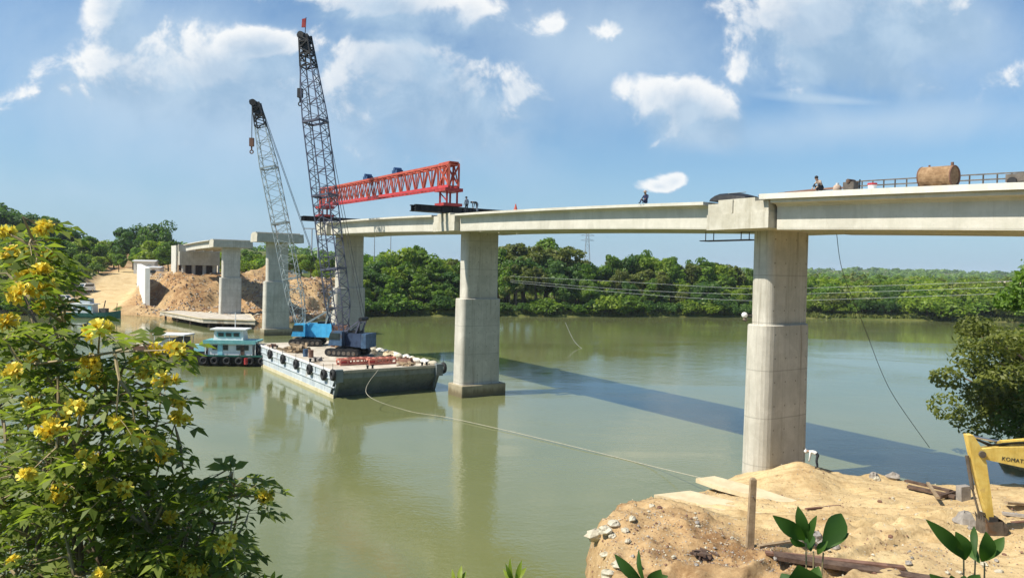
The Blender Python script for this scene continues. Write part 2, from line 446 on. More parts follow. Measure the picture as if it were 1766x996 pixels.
MT['roof_grey'] = surf('grey_roof', (0.36, 0.36, 0.36), (0.46, 0.46, 0.45), 1.5, 0.7)
MT['house_wall'] = surf('house_wall', (0.62, 0.60, 0.54), (0.70, 0.68, 0.62), 0.8, 0.9, streak=0.25)
MT['skin'] = surf('skin', (0.30, 0.17, 0.11), (0.36, 0.21, 0.14), 6, 0.6)
MT['cloth_dark'] = surf('dark_cloth', (0.015, 0.018, 0.025), (0.03, 0.035, 0.045), 8, 0.9)
MT['cloth_navy'] = surf('navy_cloth', (0.012, 0.02, 0.06), (0.025, 0.035, 0.09), 8, 0.9)
MT['cloth_grey'] = surf('grey_cloth', (0.16, 0.19, 0.24), (0.22, 0.25, 0.30), 8, 0.9)
MT['cloth_white'] = surf('white_cloth', (0.66, 0.66, 0.64), (0.74, 0.74, 0.72), 8, 0.9)
MT['cloth_tan'] = surf('tan_cloth', (0.36, 0.27, 0.21), (0.44, 0.34, 0.27), 8, 0.9)
MT['hair'] = surf('black_hair', (0.01, 0.009, 0.008), (0.02, 0.018, 0.016), 8, 0.7)

LEAF = {
    'mid': leafmat('leaves_mid_green', (0.050, 0.120, 0.016), (0.185, 0.295, 0.038), (0.23, 0.27, 0.04), 0.45),
    'dark': leafmat('leaves_dark_green', (0.026, 0.075, 0.018), (0.105, 0.195, 0.036), (0.13, 0.19, 0.04), 0.42),
    'lime': leafmat('leaves_yellow_green', (0.105, 0.185, 0.018), (0.270, 0.350, 0.042), (0.29, 0.30, 0.05), 0.45),
    'olive': leafmat('leaves_olive', (0.040, 0.065, 0.014), (0.200, 0.230, 0.046), (0.20, 0.20, 0.055), 0.40),
    'elder': leafmat('leaves_shrub', (0.040, 0.085, 0.016), (0.27, 0.33, 0.075), (0.22, 0.25, 0.04), 0.48, 0.45),
    'broad': leafmat('leaves_broad', (0.020, 0.062, 0.008), (0.060, 0.125, 0.018), (0.05, 0.12, 0.02), 0.30, 0.60),
    'lawn': leafmat('grass_blades', (0.08, 0.115, 0.022), (0.20, 0.23, 0.06), (0.22, 0.19, 0.07)),
}
def petal_mat():
    m, T, b, out = new_mat('yellow_petals')
    at = T.n('ShaderNodeAttribute', attribute_name='tint')
    col = T.mix(at.outputs['Fac'], (0.82, 0.56, 0.03, 1), (0.88, 0.80, 0.12, 1))
    T.put(b.inputs['Base Color'], col); b.inputs['Roughness'].default_value = 0.55
    tr = T.n('ShaderNodeBsdfTranslucent'); T.put(tr.inputs[0], col)
    mx = T.n('ShaderNodeMixShader'); mx.inputs[0].default_value = 0.35
    T.t.links.new(b.outputs[0], mx.inputs[1]); T.t.links.new(tr.outputs[0], mx.inputs[2]); T.t.links.new(mx.outputs[0], out.inputs[0])
    return m
MT['petal'] = petal_mat()
# ------------------------------------------------------------------ terrain
rs = np.random.RandomState(7)
def sstep(x, a, b):
    t = np.clip((np.asarray(x, float) - a) / (b - a), 0, 1); return t * t * (3 - 2 * t)
class VNoise:
    def __init__(s, seed):
        s.g = np.random.RandomState(seed).rand(256, 256)
    def one(s, x, y):
        xi = np.floor(x).astype(int); yi = np.floor(y).astype(int); fx = x - xi; fy = y - yi
        fx = fx * fx * (3 - 2 * fx); fy = fy * fy * (3 - 2 * fy); g = s.g
        a = g[xi % 256, yi % 256]; b = g[(xi + 1) % 256, yi % 256]; c = g[xi % 256, (yi + 1) % 256]; d = g[(xi + 1) % 256, (yi + 1) % 256]
        return (a * (1 - fx) + b * fx) * (1 - fy) + (c * (1 - fx) + d * fx) * fy
    def fbm(s, x, y, o=4):
        t = 0; a = 0.5
        for i in range(o):
            t = t + a * (s.one(x + 13.7 * i, y + 7.1 * i) - 0.5); x = x * 2.03; y = y * 2.03; a *= 0.5
        return t
VN = VNoise(3)

UV = Vector((-0.552, 0.834, 0)).normalized(); NV = Vector((0, 0, 1)).cross(UV)
A0 = Vector((17.4, 48, 0)); SPAN = 38.0
def bp(s, p, z): return A0 + UV * s + NV * p + Vector((0, 0, z))
ZB = {-2: 12.6, -1: 14.6, 0: 16.3, 1: 17.4, 2: 18.15, 3: 17.85, 4: 17.4, 5: 16.8, 6: 16.0}
def zb(s):
    k = s / SPAN; i = math.floor(k); f = k - i
    return ZB[i] * (1 - f) + ZB[i + 1] * f

SHX = [-2000, -300, -160, -114, -100, -90, -78, -66, -52, -43, -38, 3, 78, 138, 300, 900, 3000]
SHY = [150, 172, 178, 182, 187, 184, 176, 168, 172, 196, 206, 216, 236, 236, 240, 270, 400]
PLAT = [(3.7, 22), (3.7, 29.9), (3.8, 34.2), (5.3, 36.2), (7.9, 39.4), (8.8, 41.3), (11, 43.0), (12.2, 44.9), (14.9, 47.0), (16.4, 49.9), (20.2, 49.7),
        (22.9, 47.9), (24.8, 47.6), (26.9, 45.4), (29.5, 45.0), (33.0, 45.2), (35.6, 48.5), (35.8, 54), (45, 60), (100, 63), (100, -30), (3.7, -30)]
def poly_sd(X, Y, P):
    d = np.full(X.shape, 1e9); ins = np.zeros(X.shape, bool); n = len(P)
    for i in range(n):
        ax, ay = P[i]; bx, by = P[(i + 1) % n]; ex, ey = bx - ax, by - ay
        t = np.clip(((X - ax) * ex + (Y - ay) * ey) / (ex * ex + ey * ey), 0, 1)
        d = np.minimum(d, np.hypot(X - ax - t * ex, Y - ay - t * ey))
        c = ((ay > Y) != (by > Y)) & (X < (bx - ax) * (Y - ay) / (by - ay + 1e-12) + ax)
        ins ^= c
    return np.where(ins, d, -d)
ROAD = [(-109, 184), (-113, 200), (-119, 222), (-127, 250), (-150, 300)]
def ground(X, Y):
    """height, sand share, clay share"""
    X = np.asarray(X, float); Y = np.asarray(Y, float)
    d = Y - np.interp(X, SHX, SHY) + 2.5 * VN.fbm(X * 0.11, Y * 0.11, 3)
    wl = sstep(X, -36, -48)                                    # the building site on the far bank
    # natural far bank
    hill = 17 * sstep(d, 260, 1500) * (0.75 + 1.0 * VN.fbm(X * 0.0021 + 5, Y * 0.0021, 3))
    hill = hill + 10 * sstep(X, 150, 900) * sstep(d, 500, 2000)
    zn = -3 + 3.6 * sstep(d, -5, 0.7) + 1.6 * sstep(d, 0, 7) + 2.2 * sstep(d, 8, 90) + hill
    # site terrace
    zl = -3 + 3.5 * sstep(d, -3, 1.6) + 1.2 * sstep(d, 0, 5) + 7.6 * sstep(d, 7, 38)
    zl = zl + 14 * sstep(d, 60, 190) * sstep(X, -140, -230) + 2.5 * sstep(d, 120, 420)
    rx, ry = X - A0.x, Y - A0.y
    s = rx * UV.x + ry * UV.y; p = rx * NV.x + ry * NV.y
    emb = sstep(s, 172, 196) * 1.0
    front = -3 + 13.0 * sstep(s, 154, 187) * np.where(p > 0, sstep(p, 15.5, 6), sstep(-p, 26, 8))
    zl = np.maximum(zl, front)
    top = 16.4 * sstep(s, 190.3, 191.5)
    side = np.where(p > 0, np.abs(p) - 5.4, (np.abs(p) - 6) * 0.42)
    # heap beside the abutment on the far side
    heap = 13.2 - np.hypot((s - 196) / 1.0, (p + 20) / 1.5) * 0.46
    zl = np.maximum(zl, np.where(d > 2, np.minimum(heap, 13.2) * sstep(d, 2, 14), -9.0))
    # haul road cut through the terrace
    best = np.full(X.shape, 1e9); prog = np.zeros(X.shape)
    tot = 0
    for (ax, ay), (bx, by) in zip(ROAD[:-1], ROAD[1:]):
        ex, ey = bx - ax, by - ay; L = math.hypot(ex, ey)
        t = np.clip(((X - ax) * ex + (Y - ay) * ey) / (L * L), 0, 1)
        dd = np.hypot(X - ax - t * ex, Y - ay - t * ey)
        prog = np.where(dd < best, tot + t * L, prog); best = np.minimum(best, dd); tot += L
    zr = 0.6 + 8.8 * sstep(prog, 0, 66) + 0.03 * np.clip(prog - 66, 0, 200)
    wr = sstep(best, 10.5, 5.5) * sstep(d, -0.5, 2.5)
    zl = zl * (1 - wr) + zr * wr
    z = zn * (1 - wl) + zl * wl
    nf = VN.fbm(X * 0.22, Y * 0.22, 4)
    z = z + (nf * np.where(d > 0, 0.7, 0.2) + wl * sstep(d, 2, 8) * (VN.fbm(X * 0.34, Y * 0.34, 5) * 3.0 + VN.fbm(X * 0.1 + 3, Y * 0.1, 3) * 3.4)) * (1 - 0.85 * wr)
    sand = wl * sstep(d, 52, 34) * sstep(X, -104, -96); sand = np.maximum(sand, wl * sstep(s, 165, 175) * sstep(np.abs(p + 10), 34, 26))
    sand = np.maximum(sand, wr); sand = np.maximum(sand, sstep(d, 5, 1) * 0.75 * wl)
    clay = wl * (1 - wr) * np.clip(0.95 + 2.2 * VN.fbm(X * 0.12, Y * 0.12, 4), 0, 1)
    clay = np.maximum(clay, 0.5 * sstep(d, 2.5, 0.5))
    # near bank
    near = np.hypot(X, Y - 20) < 140
    if near.any():
        xs, ys = X[near], Y[near]
        sd = poly_sd(xs, ys, PLAT) + 0.9 * VN.fbm(xs * 0.5, ys * 0.5, 4)
        zp = 0.75 + 1.5 * sstep(ys, 46, 30)
        zp = zp + 1.15 * np.exp(-(((xs - 17.8) / 3.0) ** 2 + ((ys - 45.2) / 1.7) ** 2))
        zp = zp + 0.6 * np.exp(-(((xs - 7.0) / 2.6) ** 2 + ((ys - 33.5) / 4.0) ** 2))
        zp = zp + 0.5 * np.exp(-(((xs - 31) / 4.0) ** 2 + ((ys - 43) / 2.2) ** 2))
        rut = sstep(np.abs((ys - 25.5) - 0.12 * (xs - 10)), 1.2, 0.2) * sstep(xs, 9, 12)
        zp = zp - 0.35 * rut
        zp = zp + VN.fbm(xs * 0.55, ys * 0.55, 5) * 0.6 + VN.fbm(xs * 1.7, ys * 1.7, 4) * 0.36 * (0.4 + 1.2 * sstep(xs + 0.55 * (ys - 33), 14, 8))
        # wheel ruts curving over the sand
        for (cx, cy, rad_) in ((20.0, 68.0, 31.0), (30.0, 12.0, 24.5), (21.0, 66.0, 33.5)):
            rr_ = np.hypot(xs - cx, ys - cy)
            for o_ in (-0.95, 0.95):
                q_ = np.abs(rr_ - rad_ - o_); zp = zp - 0.20 * sstep(q_, 0.46, 0.16) + 0.12 * sstep(np.abs(q_ - 0.52), 0.22, 0.05)
        zp = zp + 0.16 * np.abs(VN.fbm(xs * 0.9 + 40, ys * 0.9, 5))
        pz_ = -2.6 + (zp + 2.6) * sstep(sd, -1.3, 0.55)
        br = np.interp(ys, [-200, 1.2, 23, 26, 400], [12.6, 12.0, 1.0, -3, -3]); bl = np.interp(ys, [-200, 1.2, 19, 26, 400], [12.6, 11.9, -0.4, -3, -3])
        w = sstep(xs, 0.5, 4.5); bk = bl * (1 - w) + br * w + VN.fbm(xs * 0.3, ys * 0.3, 4) * 0.7
        zz = np.maximum(pz_, bk)
        z[near] = np.where(ys < 110, zz, np.maximum(z[near], zz))
        sand[near] = np.where(ys < 110, sstep(pz_ - bk, -0.5, 0.3), sand[near])
        cl = np.clip(np.maximum(sstep(xs + 0.55 * (ys - 33), 12.5, 7.0) * 0.75, sstep(ys, 28.5, 25.5) * 0.8) + 1.1 * VN.fbm(xs * 0.35 + 9, ys * 0.35, 4), 0, 1)
        clay[near] = np.where(ys < 110, cl, clay[near])
    return z, sand, clay
def gz(x, y): return float(ground(np.array([x]), np.array([y]))[0][0])

def ground_mat():
    m, T, b, out = new_mat('ground')
    g = T.n('ShaderNodeNewGeometry'); v = g.outputs['Position']
    sa = T.n('ShaderNodeAttribute', attribute_name='sand').outputs['Fac']; cl = T.n('ShaderNodeAttribute', attribute_name='clay').outputs['Fac']
    sandc = T.mix(T.step(T.noise(v, 0.35, 7, 0.65), 0.3, 0.7), (0.49, 0.36, 0.185, 1), (0.60, 0.46, 0.255, 1))
    # tracks left by machines
    tr = T.noise(T.scalev(v, 0.35, 2.6, 1), 1.1, 4, 0.6, 0.4)
    sandc = T.mix(T.step(tr, 0.52, 0.66, 0, 0.40), sandc, (0.33, 0.215, 0.105, 1))
    sandc = T.mix(T.step(T.noise(v, 0.22, 5, 0.6, 0.8), 0.54, 0.66, 0, 0.5), sandc, (0.36, 0.225, 0.095, 1))
    wv = T.n('ShaderNodeTexWave', wave_type='BANDS', bands_direction='Y'); T.put(wv.inputs['Vector'], T.scalev(v, 0.12, 1.0, 0.0)); wv.inputs['Scale'].default_value = 0.55; wv.inputs['Distortion'].default_value = 3.5; wv.inputs['Detail'].default_value = 2.0; wv.inputs['Detail Scale'].default_value = 0.6
    wl_ = T.math('MULTIPLY', T.step(wv.outputs['Fac'], 0.80, 0.95), T.step(T.noise(v, 0.3, 3), 0.46, 0.60, 0, 0.30))
    sandc = T.mix(wl_, sandc, (0.30, 0.185, 0.08, 1))
    clayc = T.mix(T.step(T.noise(v, 0.55, 8, 0.75), 0.36, 0.64), (0.20, 0.105, 0.045, 1), (0.43, 0.275, 0.135, 1))
    c = T.mix(cl, sandc, clayc)
    gr0 = T.noise(v, 3.2, 8, 0.8); c = T.mix(T.step(gr0, 0.50, 0.64, 0, 0.45), c, T.mix(1.0, c, (0.60, 0.54, 0.46, 1), 'MULTIPLY')); c = T.mix(T.step(gr0, 0.46, 0.34, 0, 0.4), c, (0.60, 0.47, 0.28, 1))
    peb = T.noise(v, 5.5, 3, 0.6)
    c = T.mix(T.step(peb, 0.64, 0.70, 0, 0.65), c, (0.20, 0.12, 0.055, 1))
    c = T.mix(T.step(T.noise(v, 4.1, 2, 0.6), 0.68, 0.73, 0, 0.7), c, (0.52, 0.45, 0.32, 1))
    gr = T.mix(T.step(T.noise(v, 0.06, 6, 0.65), 0.35, 0.65), (0.045, 0.075, 0.015, 1), (0.13, 0.14, 0.035, 1))
    gr = T.mix(T.step(T.noise(v, 0.02, 5, 0.6), 0.58, 0.7, 0, 0.55), gr, (0.20, 0.17, 0.075, 1))
    sm = T.math('ADD', sa, T.math('MULTIPLY', T.math('SUBTRACT', T.noise(v, 0.5, 5, 0.65), 0.5), 0.9))
    c = T.mix(T.step(sm, 0.40, 0.60), gr, c)
    sp = T.n('ShaderNodeSeparateXYZ'); T.put(sp.inputs[0], v)
    c = T.mix(T.step(T.math('ADD', sp.outputs[2], T.math('MULTIPLY', T.noise(v, 1.2, 3), 0.4)), 0.42, 0.12, 0, 0.6), c, (0.13, 0.085, 0.035, 1))
    T.put(b.inputs['Base Color'], c); b.inputs['Roughness'].default_value = 0.95; b.inputs['Specular IOR Level'].default_value = 0.15
    bp_ = T.n('ShaderNodeBump'); bp_.inputs['Strength'].default_value = 0.8; bp_.inputs['Distance'].default_value = 0.16
    T.put(bp_.inputs['Height'], T.math('ADD', T.noise(v, 2.2, 8, 0.7), T.math('MULTIPLY', tr, 0.2))); T.put(b.inputs['Normal'], bp_.outputs[0])
    return m
def build_ground():
    rr = [0.0, 1.0, 2.0]
    r = 3.0
    while r < 5200:
        rr.append(r)
        if r < 24: r *= 1.05
        elif r < 56: r += 0.24
        elif r < 140: r += 3.0
        elif r < 270: r += 1.1
        elif r < 600: r *= 1.015
        else: r *= 1.05
    th = list(np.arange(-50, 50, 0.28)) + list(np.arange(50, 310, 4.0))
    rr = np.array(rr[1:]); th = np.radians(np.array(th)); nr, na = len(rr), len(th)
    Rm, Tm = np.meshgrid(rr, th, indexing='ij')
    X = (Rm * np.sin(Tm)).ravel(); Y = (Rm * np.cos(Tm)).ravel()
    z, sand, clay = ground(X, Y)
    V = np.stack([X, Y, z], 1)
    idx = np.arange(nr * na).reshape(nr, na); nx = np.roll(idx, -1, 1)
    Q = np.stack([idx[:-1], idx[1:], nx[1:], nx[:-1]], -1).reshape(-1, 4)
    me = bpy.data.meshes.new('ground')
    me.vertices.add(len(V)); me.vertices.foreach_set('co', V.astype(np.float32).ravel())
    me.loops.add(Q.size); me.loops.foreach_set('vertex_index', Q.astype(np.int32).ravel())
    me.polygons.add(len(Q)); me.polygons.foreach_set('loop_start', np.arange(0, Q.size, 4, dtype=np.int32)); me.polygons.foreach_set('loop_total', np.full(len(Q), 4, dtype=np.int32))
    me.polygons.foreach_set('use_smooth', np.ones(len(Q), bool))
    me.update()
    # the middle
    for nm, a in (('sand', sand), ('clay', clay)):
        at = me.attributes.new(nm, 'FLOAT', 'POINT'); at.data.foreach_set('value', a.astype(np.float32))
    me.materials.append(ground_mat())
    o = obj_from(me, 'ground'); tag(o, None, None, kind='structure'); return o
build_ground()

def water_mat():
    m, T, b, out = new_mat('river_water')
    g = T.n('ShaderNodeNewGeometry'); v = g.outputs['Position']
    c = T.mix(T.step(T.noise(v, 0.018, 4, 0.6, 0.5), 0.35, 0.65), (0.128, 0.145, 0.052, 1), (0.160, 0.172, 0.075, 1))
    T.put(b.inputs['Base Color'], c)
    b.inputs['Roughness'].default_value = 0.035; b.inputs['IOR'].default_value = 1.40; b.inputs['Specular IOR Level'].default_value = 0.75
    calm = T.step(T.noise(T.scalev(v, 0.018, 0.045, 1), 1.0, 5, 0.65, 1.2), 0.40, 0.60, 0.30, 1.5)
    h1 = T.noise(T.scalev(v, 1.0, 1.25, 1), 2.6, 4, 0.55, 0.3)
    h2 = T.noise(T.scalev(v, 0.25, 0.33, 1), 1.3, 3, 0.5, 0.3)
    hh = T.math('ADD', T.math('MULTIPLY', h1, 0.30), T.math('MULTIPLY', h2, 0.55))
    bp_ = T.n('ShaderNodeBump'); bp_.inputs['Distance'].default_value = 0.16
    T.put(bp_.inputs['Strength'], T.math('MULTIPLY', calm, 0.27)); T.put(bp_.inputs['Height'], hh); T.put(b.inputs['Normal'], bp_.outputs[0])
    return m
mb = MB(); mb.add([(-2600, -200, 0), (2600, -200, 0), (2600, 460, 0), (-2600, 460, 0)], [(0, 1, 2, 3)])
tag(mb.build('river_water', water_mat()), None, None, kind='structure')

# ------------------------------------------------------------------ bridge
def rrect(w, t, r, s0, p0, z, n=6):
    """rounded rectangle in bridge axes: w across the bridge, t along it"""
    out = []
    for cx, cy, a0 in ((1, 1, 0), (-1, 1, 90), (-1, -1, 180), (1, -1, 270)):
        for i in range(n + 1):
            a = R(a0 + 90 * i / n)
            x = cx * (t / 2 - r) + r * math.cos(a); y = cy * (w / 2 - r) + r * math.sin(a)
            out.append(bp(s0 + x, p0 + y, z))
    return out
PIER_LABEL = {0: 'tall concrete bridge pier standing on the sand bank', 1: 'concrete bridge pier standing in the river beside the barge bow',
              2: 'concrete bridge pier behind the lattice crane boom on the barge', 3: 'bare concrete pier topped by a beam with no girders on it',
              4: 'concrete bridge pier on the far sandy shore by the pontoon'}
def build_pier(k):
    s = k * SPAN; zt = zb(s)
    base = gz(*bp(s, 0, 0).to_2d()) - 1.5 if k in (0, 4) else -2.0
    t = thing('bridge_pier', PIER_LABEL[k], 'bridge pier', bp(s, 0, 0), 'piers of the unfinished bridge')
    z1 = 10.35
    ra, rb = (0.95, 0.50) if k == 0 else (0.48, 0.36)
    m = MB(); m.rings([rrect(4.95, 2.1, ra, s, 0.12, base), rrect(4.75, 2.0, ra * 0.97, s, 0.08, z1 - 0.05), rrect(4.65, 1.9, ra * 0.95, s, 0.08, z1)])
    m.build('lower_shaft', MT['pier'], t)
    m = MB(); m.rings([rrect(4.05, 1.6, rb, s, 0, z1 - 0.3), rrect(4.05, 1.6, rb, s, 0, zt + 0.1)])
    m.build('upper_shaft', MT['pier'], t)
    if k in (1, 2, 3):
        m = MB(); m.rings([rrect(5.5, 3.0, 0.12, s, 0, -1.6), rrect(5.5, 3.0, 0.12, s, 0, 1.18), rrect(5.4, 2.9, 0.12, s, 0, 1.25)])
        m.build('pile_cap', MT['cap'], t)
    # crosshead with a bearing ledge on each side and end upstands
    m = MB()
    def blk(sa, sb, pa, pb, za, zb_): m.hexa([bp(s + sa, pa, za), bp(s + sb, pa, za), bp(s + sb, pb, za), bp(s + sa, pb, za), bp(s + sa, pa, zb_), bp(s + sb, pa, zb_), bp(s + sb, pb, zb_), bp(s + sa, pb, zb_)])
    blk(-2.35, 2.35, -4.45, 4.45, zt - 0.02, zt + 0.95)
    blk(-2.30, 2.30, -4.40, 4.40, zt + 0.95, zt + 1.62)
    blk(-1.3, 1.5, -4.0, 4.38, zt + 1.62, zt + 1.84)
    if k in (0, 1): blk(0.3, 0.45, 4.35, 4.47, zt + 0.97, zt + 1.8)
    m.build('crosshead', MT['crosshead'], t)
    if k == 0:
        m = MB()                                                # hanging work platform under the deck edge
        m.box(bp(s + 3.0, 1.6, zt - 0.55), (4.2, 0.9, 0.06), UV); 
        for q in (1.6, 4.6): m.bar(bp(s + q, 1.2, zt - 0.55), bp(s + q, 1.2, zt + 0.05), 0.05); m.bar(bp(s + q, 2.0, zt - 0.55), bp(s + q, 2.0, zt + 0.05), 0.05)
        m.build('work_platform', MT['dark_brown_steel'], t)
    return t
for k in range(5): build_pier(k)

SEC = [(-0.42, 0), (0.42, 0), (0.44, 0.10), (0.47, 1.34), (0.60, 1.48), (1.10, 1.54), (1.10, 1.74), (-1.10, 1.74), (-1.10, 1.54), (-0.60, 1.48), (-0.47, 1.34), (-0.44, 0.10)]
SPAN_LABEL = {-1: 'finished bridge span with a white deck slab carrying a rusty tank', 0: 'bare girder bridge span between the sand bank pier and the barge bow pier',
              1: 'bare girder bridge span under the red launching truss', 4: 'short girder span reaching the far abutment'}
def build_span(k):
    s0, s1 = k * SPAN + 2.65, (k + 1) * SPAN - 2.5
    t = thing('bridge_span', SPAN_LABEL[k], 'bridge span', bp((s0 + s1) / 2, 0, zb((s0 + s1) / 2)), 'spans of the unfinished bridge')
    za, zc = zb(s0), zb(s1)
    for p in (3.4, 1.13, -1.13, -3.4):
        m = MB(); rings = []
        for i in range(9):
            f = i / 8; s = s0 + (s1 - s0) * f; z = za + (zc - za) * f + 0.10 * 4 * f * (1 - f)
            rings.append([bp(s, p + q, z + h) for q, h in SEC])
        m.rings(rings); m.build('girder', MT['girder'], t)
    if k == -1:
        m = MB(); rings = []
        for i in range(9):
            f = i / 8; s = s0 + (s1 - s0 + 0.6) * f; z = za + (zc - za) * f + 0.40 * f * (1 - f) + 1.745
            rings.append([bp(s, q, z + h) for q, h in ((-4.78, 0.02), (4.78, 0.02), (4.78, 0.33), (-4.78, 0.33))])
        m.rings(rings); m.build('deck_slab', MT['slab'], t)
        m = MB()                                                # timber formwork stubs along the slab edge
        m = MB(); prev = None
        for i in range(47):
            s = s0 + (s1 - s0) * i / 46; z = za + (zc - za) * i / 46 + 1.745 + 0.33 + 0.40 * (i / 46) * (1 - i / 46)
            b_ = bp(s, -3.6, z); m.bar(b_, b_ + Vector((0, 0, 1.38)), 0.06)
            if prev is not None:
                for h in (0.75, 1.05, 1.35): m.bar(prev + Vector((0, 0, h)), b_ + Vector((0, 0, h)), 0.07)
            prev = b_
        m.build('railing', MT['iron'], t)
    return t
for k in (-1, 0, 1, 4): build_span(k)
def deck_z(s):
    k = math.floor(s / SPAN); s0, s1 = k * SPAN + 2.65, (k + 1) * SPAN - 2.5
    f = min(max((s - s0) / (s1 - s0), 0), 1)
    z = zb(s0) + (zb(s1) - zb(s0)) * f + 0.40 * f * (1 - f) + 1.745
    return z + 0.33 if k == -1 else z

# abutment on the far bank
s5 = 5 * SPAN
t = thing('bridge_abutment', 'pale concrete abutment at the far end of the bridge', 'abutment', bp(s5, 0, 9.5))
m = MB()
def blk(m, sa, sb, pa, pb, za, zc): m.hexa([bp(sa, pa, za), bp(sb, pa, za), bp(sb, pb, za), bp(sa, pb, za), bp(sa, pa, zc), bp(sb, pa, zc), bp(sb, pb, zc), bp(sa, pb, zc)])
blk(m, s5 - 1.2, s5 + 1.2, -5.2, 5.2, 13.0, 16.75); blk(m, s5 + 0.4, s5 + 1.25, -5.25, 5.25, 16.75, 18.7); m.build('bank_seat', MT['crosshead'], t)
for p in (-4, -1.4, 1.4, 4):
    m = MB(); m.tube([bp(s5, p, 8), bp(s5, p, 13.1)], 0.5, 12); m.build('column', MT['pier'], t)
m = MB(); blk(m, s5 + 1.3, s5 + 9, 5.3, 5.75, 8, 18.4); m.build('wing_wall', MT['girder'], t)
m = MB(); blk(m, s5 + 1.3, s5 + 9, -5.75, -5.3, 8, 18.4); m.build('wing_wall', MT['girder'], t)
m = MB(); blk(m, s5 + 1.25, s5 + 1.6, -5.0, 5.0, 7.5, 13.0); m.build('dark_backing', MT['dark_timber'], t)  # dark sheet put behind the columns for the shade of the opening

# the air: a thin even haze over the whole place
m, T, b_, out = new_mat('haze_air')
T.t.nodes.remove(b_)
pv = T.n('ShaderNodeVolumePrincipled'); pv.inputs['Color'].default_value = (0.80, 0.89, 1.0, 1); pv.inputs['Density'].default_value = 0.00010; pv.inputs['Anisotropy'].default_value = 0.0
T.t.links.new(pv.outputs[0], out.inputs['Volume'])
mb = MB(); mb.box((0, 0, 32), (10800, 10800, 92))
tag(mb.build('haze', m), 'thin pale haze in the air over the whole river valley', 'haze', kind='stuff')
# ------------------------------------------------------------------ trees and plants of the far bank
def crown_cards(rnd, zc, rx, rz, nclump, nleaf, ls, crad=0.36, low=-0.9, shell=0.62, jag=(0.72, 1.06)):
    """leaf quads in clumps spread through an uneven crown; returns verts and a per-vertex tint"""
    cs = []
    for i in range(nclump):
        while True:
            d = rnd.normal(size=3); d /= np.linalg.norm(d)
            if d[2] > low: break
        q = shell + (1 - shell) * rnd.rand() ** 0.6
        if i < nclump // 6: q *= 0.5
        cs.append((d * np.array([rx, rx, rz]) * q * rnd.uniform(*jag), rx * crad * rnd.uniform(0.6, 1.25), rnd.rand()))
    per = nleaf // nclump
    P, D, Tn = [], [], []
    for c, r, t in cs:
        d = rnd.normal(size=(per, 3)); d /= np.linalg.norm(d, axis=1)[:, None]
        rad = r * (0.55 + 0.5 * rnd.rand(per) ** 0.7)[:, None]
        P.append(c + d * rad * np.array([1.1, 1.1, 0.8])); D.append(d)
        Tn.append(np.clip(t * 0.55 + 0.45 * rnd.rand(per), 0, 1))
    P = np.concatenate(P); D = np.concatenate(D); Tn = np.concatenate(Tn)
    n = len(P)
    nrm = D * 0.75 + rnd.normal(size=(n, 3)) * 0.55 + np.array([0, 0, 0.35]); nrm /= np.linalg.norm(nrm, axis=1)[:, None]
    a = np.cross(nrm, rnd.normal(size=(n, 3))); a /= np.linalg.norm(a, axis=1)[:, None]; b = np.cross(nrm, a)
    s = ls * rnd.uniform(0.55, 1.3, n)[:, None]
    P = P + np.array([0, 0, zc])
    V = np.stack([P - a * s, P - b * s * 0.5 + a * s * 0.1, P + a * s, P + b * s * 0.5 - a * s * 0.1], 1).reshape(-1, 3)
    return V, np.repeat(Tn, 4)
def trunk_mesh(mb, rnd, h, r, spread, nl=6, z0=-1.0, lean=0.0):
    pts = [(0, 0, z0)]; x = y = 0
    for i in range(1, 6):
        x += rnd.uniform(-1, 1) * 0.06 * h * 0.4 + lean * h / 6; y += rnd.uniform(-1, 1) * 0.06 * h * 0.4
        pts.append((x, y, h * i / 5))
    mb.tube(pts, [r * 1.25, r, r * 0.85, r * 0.7, r * 0.5, r * 0.25], 7)
    for j in range(nl):
        f = rnd.uniform(0.3, 0.85); i = f * 5; a0 = pts[int(i)]; a1 = pts[min(int(i) + 1, 5)]; q = i - int(i)
        p = [a0[k] * (1 - q) + a1[k] * q for k in range(3)]
        an = 2 * math.pi * (j / nl) + rnd.uniform(-0.5, 0.5); L = spread * rnd.uniform(0.55, 0.95)
        p1 = (p[0] + math.cos(an) * L * 0.5, p[1] + math.sin(an) * L * 0.5, p[2] + L * 0.35); p2 = (p[0] + math.cos(an) * L, p[1] + math.sin(an) * L, p[2] + L * 0.6)
        mb.tube([p, p1, p2], [r * 0.45, r * 0.3, r * 0.1], 5)
class Proto:
    """meshes of one kind of tree, to be planted many times"""
    def __init__(s, seed, leaf, hgt, rx, nclump, nleaf, ls, trunk_h=0.35, crad=0.36, low=-0.8, bush=False):
        rnd = np.random.RandomState(seed)
        rz = hgt * (1 - trunk_h) / 2 * 1.02; zc = hgt - rz
        V, t = crown_cards(rnd, zc, rx, rz, nclump, nleaf, ls, crad, low)
        s.crown = quads_mesh('crown', V, 4, LEAF[leaf], t); s.h = hgt
        m = MB(); trunk_mesh(m, rnd, hgt * 0.8, hgt * (0.022 if not bush else 0.015), rx * 0.8, 6 if not bush else 4)
        o = m.build('trunk', MT['bark']); s.trunk = o.data; bpy.data.objects.remove(o)
        s.bush = bush
    def plant(s, x, y, h, label, group, cat=None, wide=1.0, rz=None, z=None):
        nm = 'bush' if s.bush else 'tree'
        k = h / s.h
        t = thing(nm, label, cat or nm, (x, y, gz(x, y) - 0.15 if z is None else z), group)
        t.rotation_euler = (0, 0, PR.uniform(0, 6.28) if rz is None else rz); t.scale = (k * wide, k * wide, k)
        obj_from(s.trunk, 'trunk' if not s.bush else 'stem', t); obj_from(s.crown, 'crown' if not s.bush else 'foliage', t)
        return t
PR = random.Random(11)
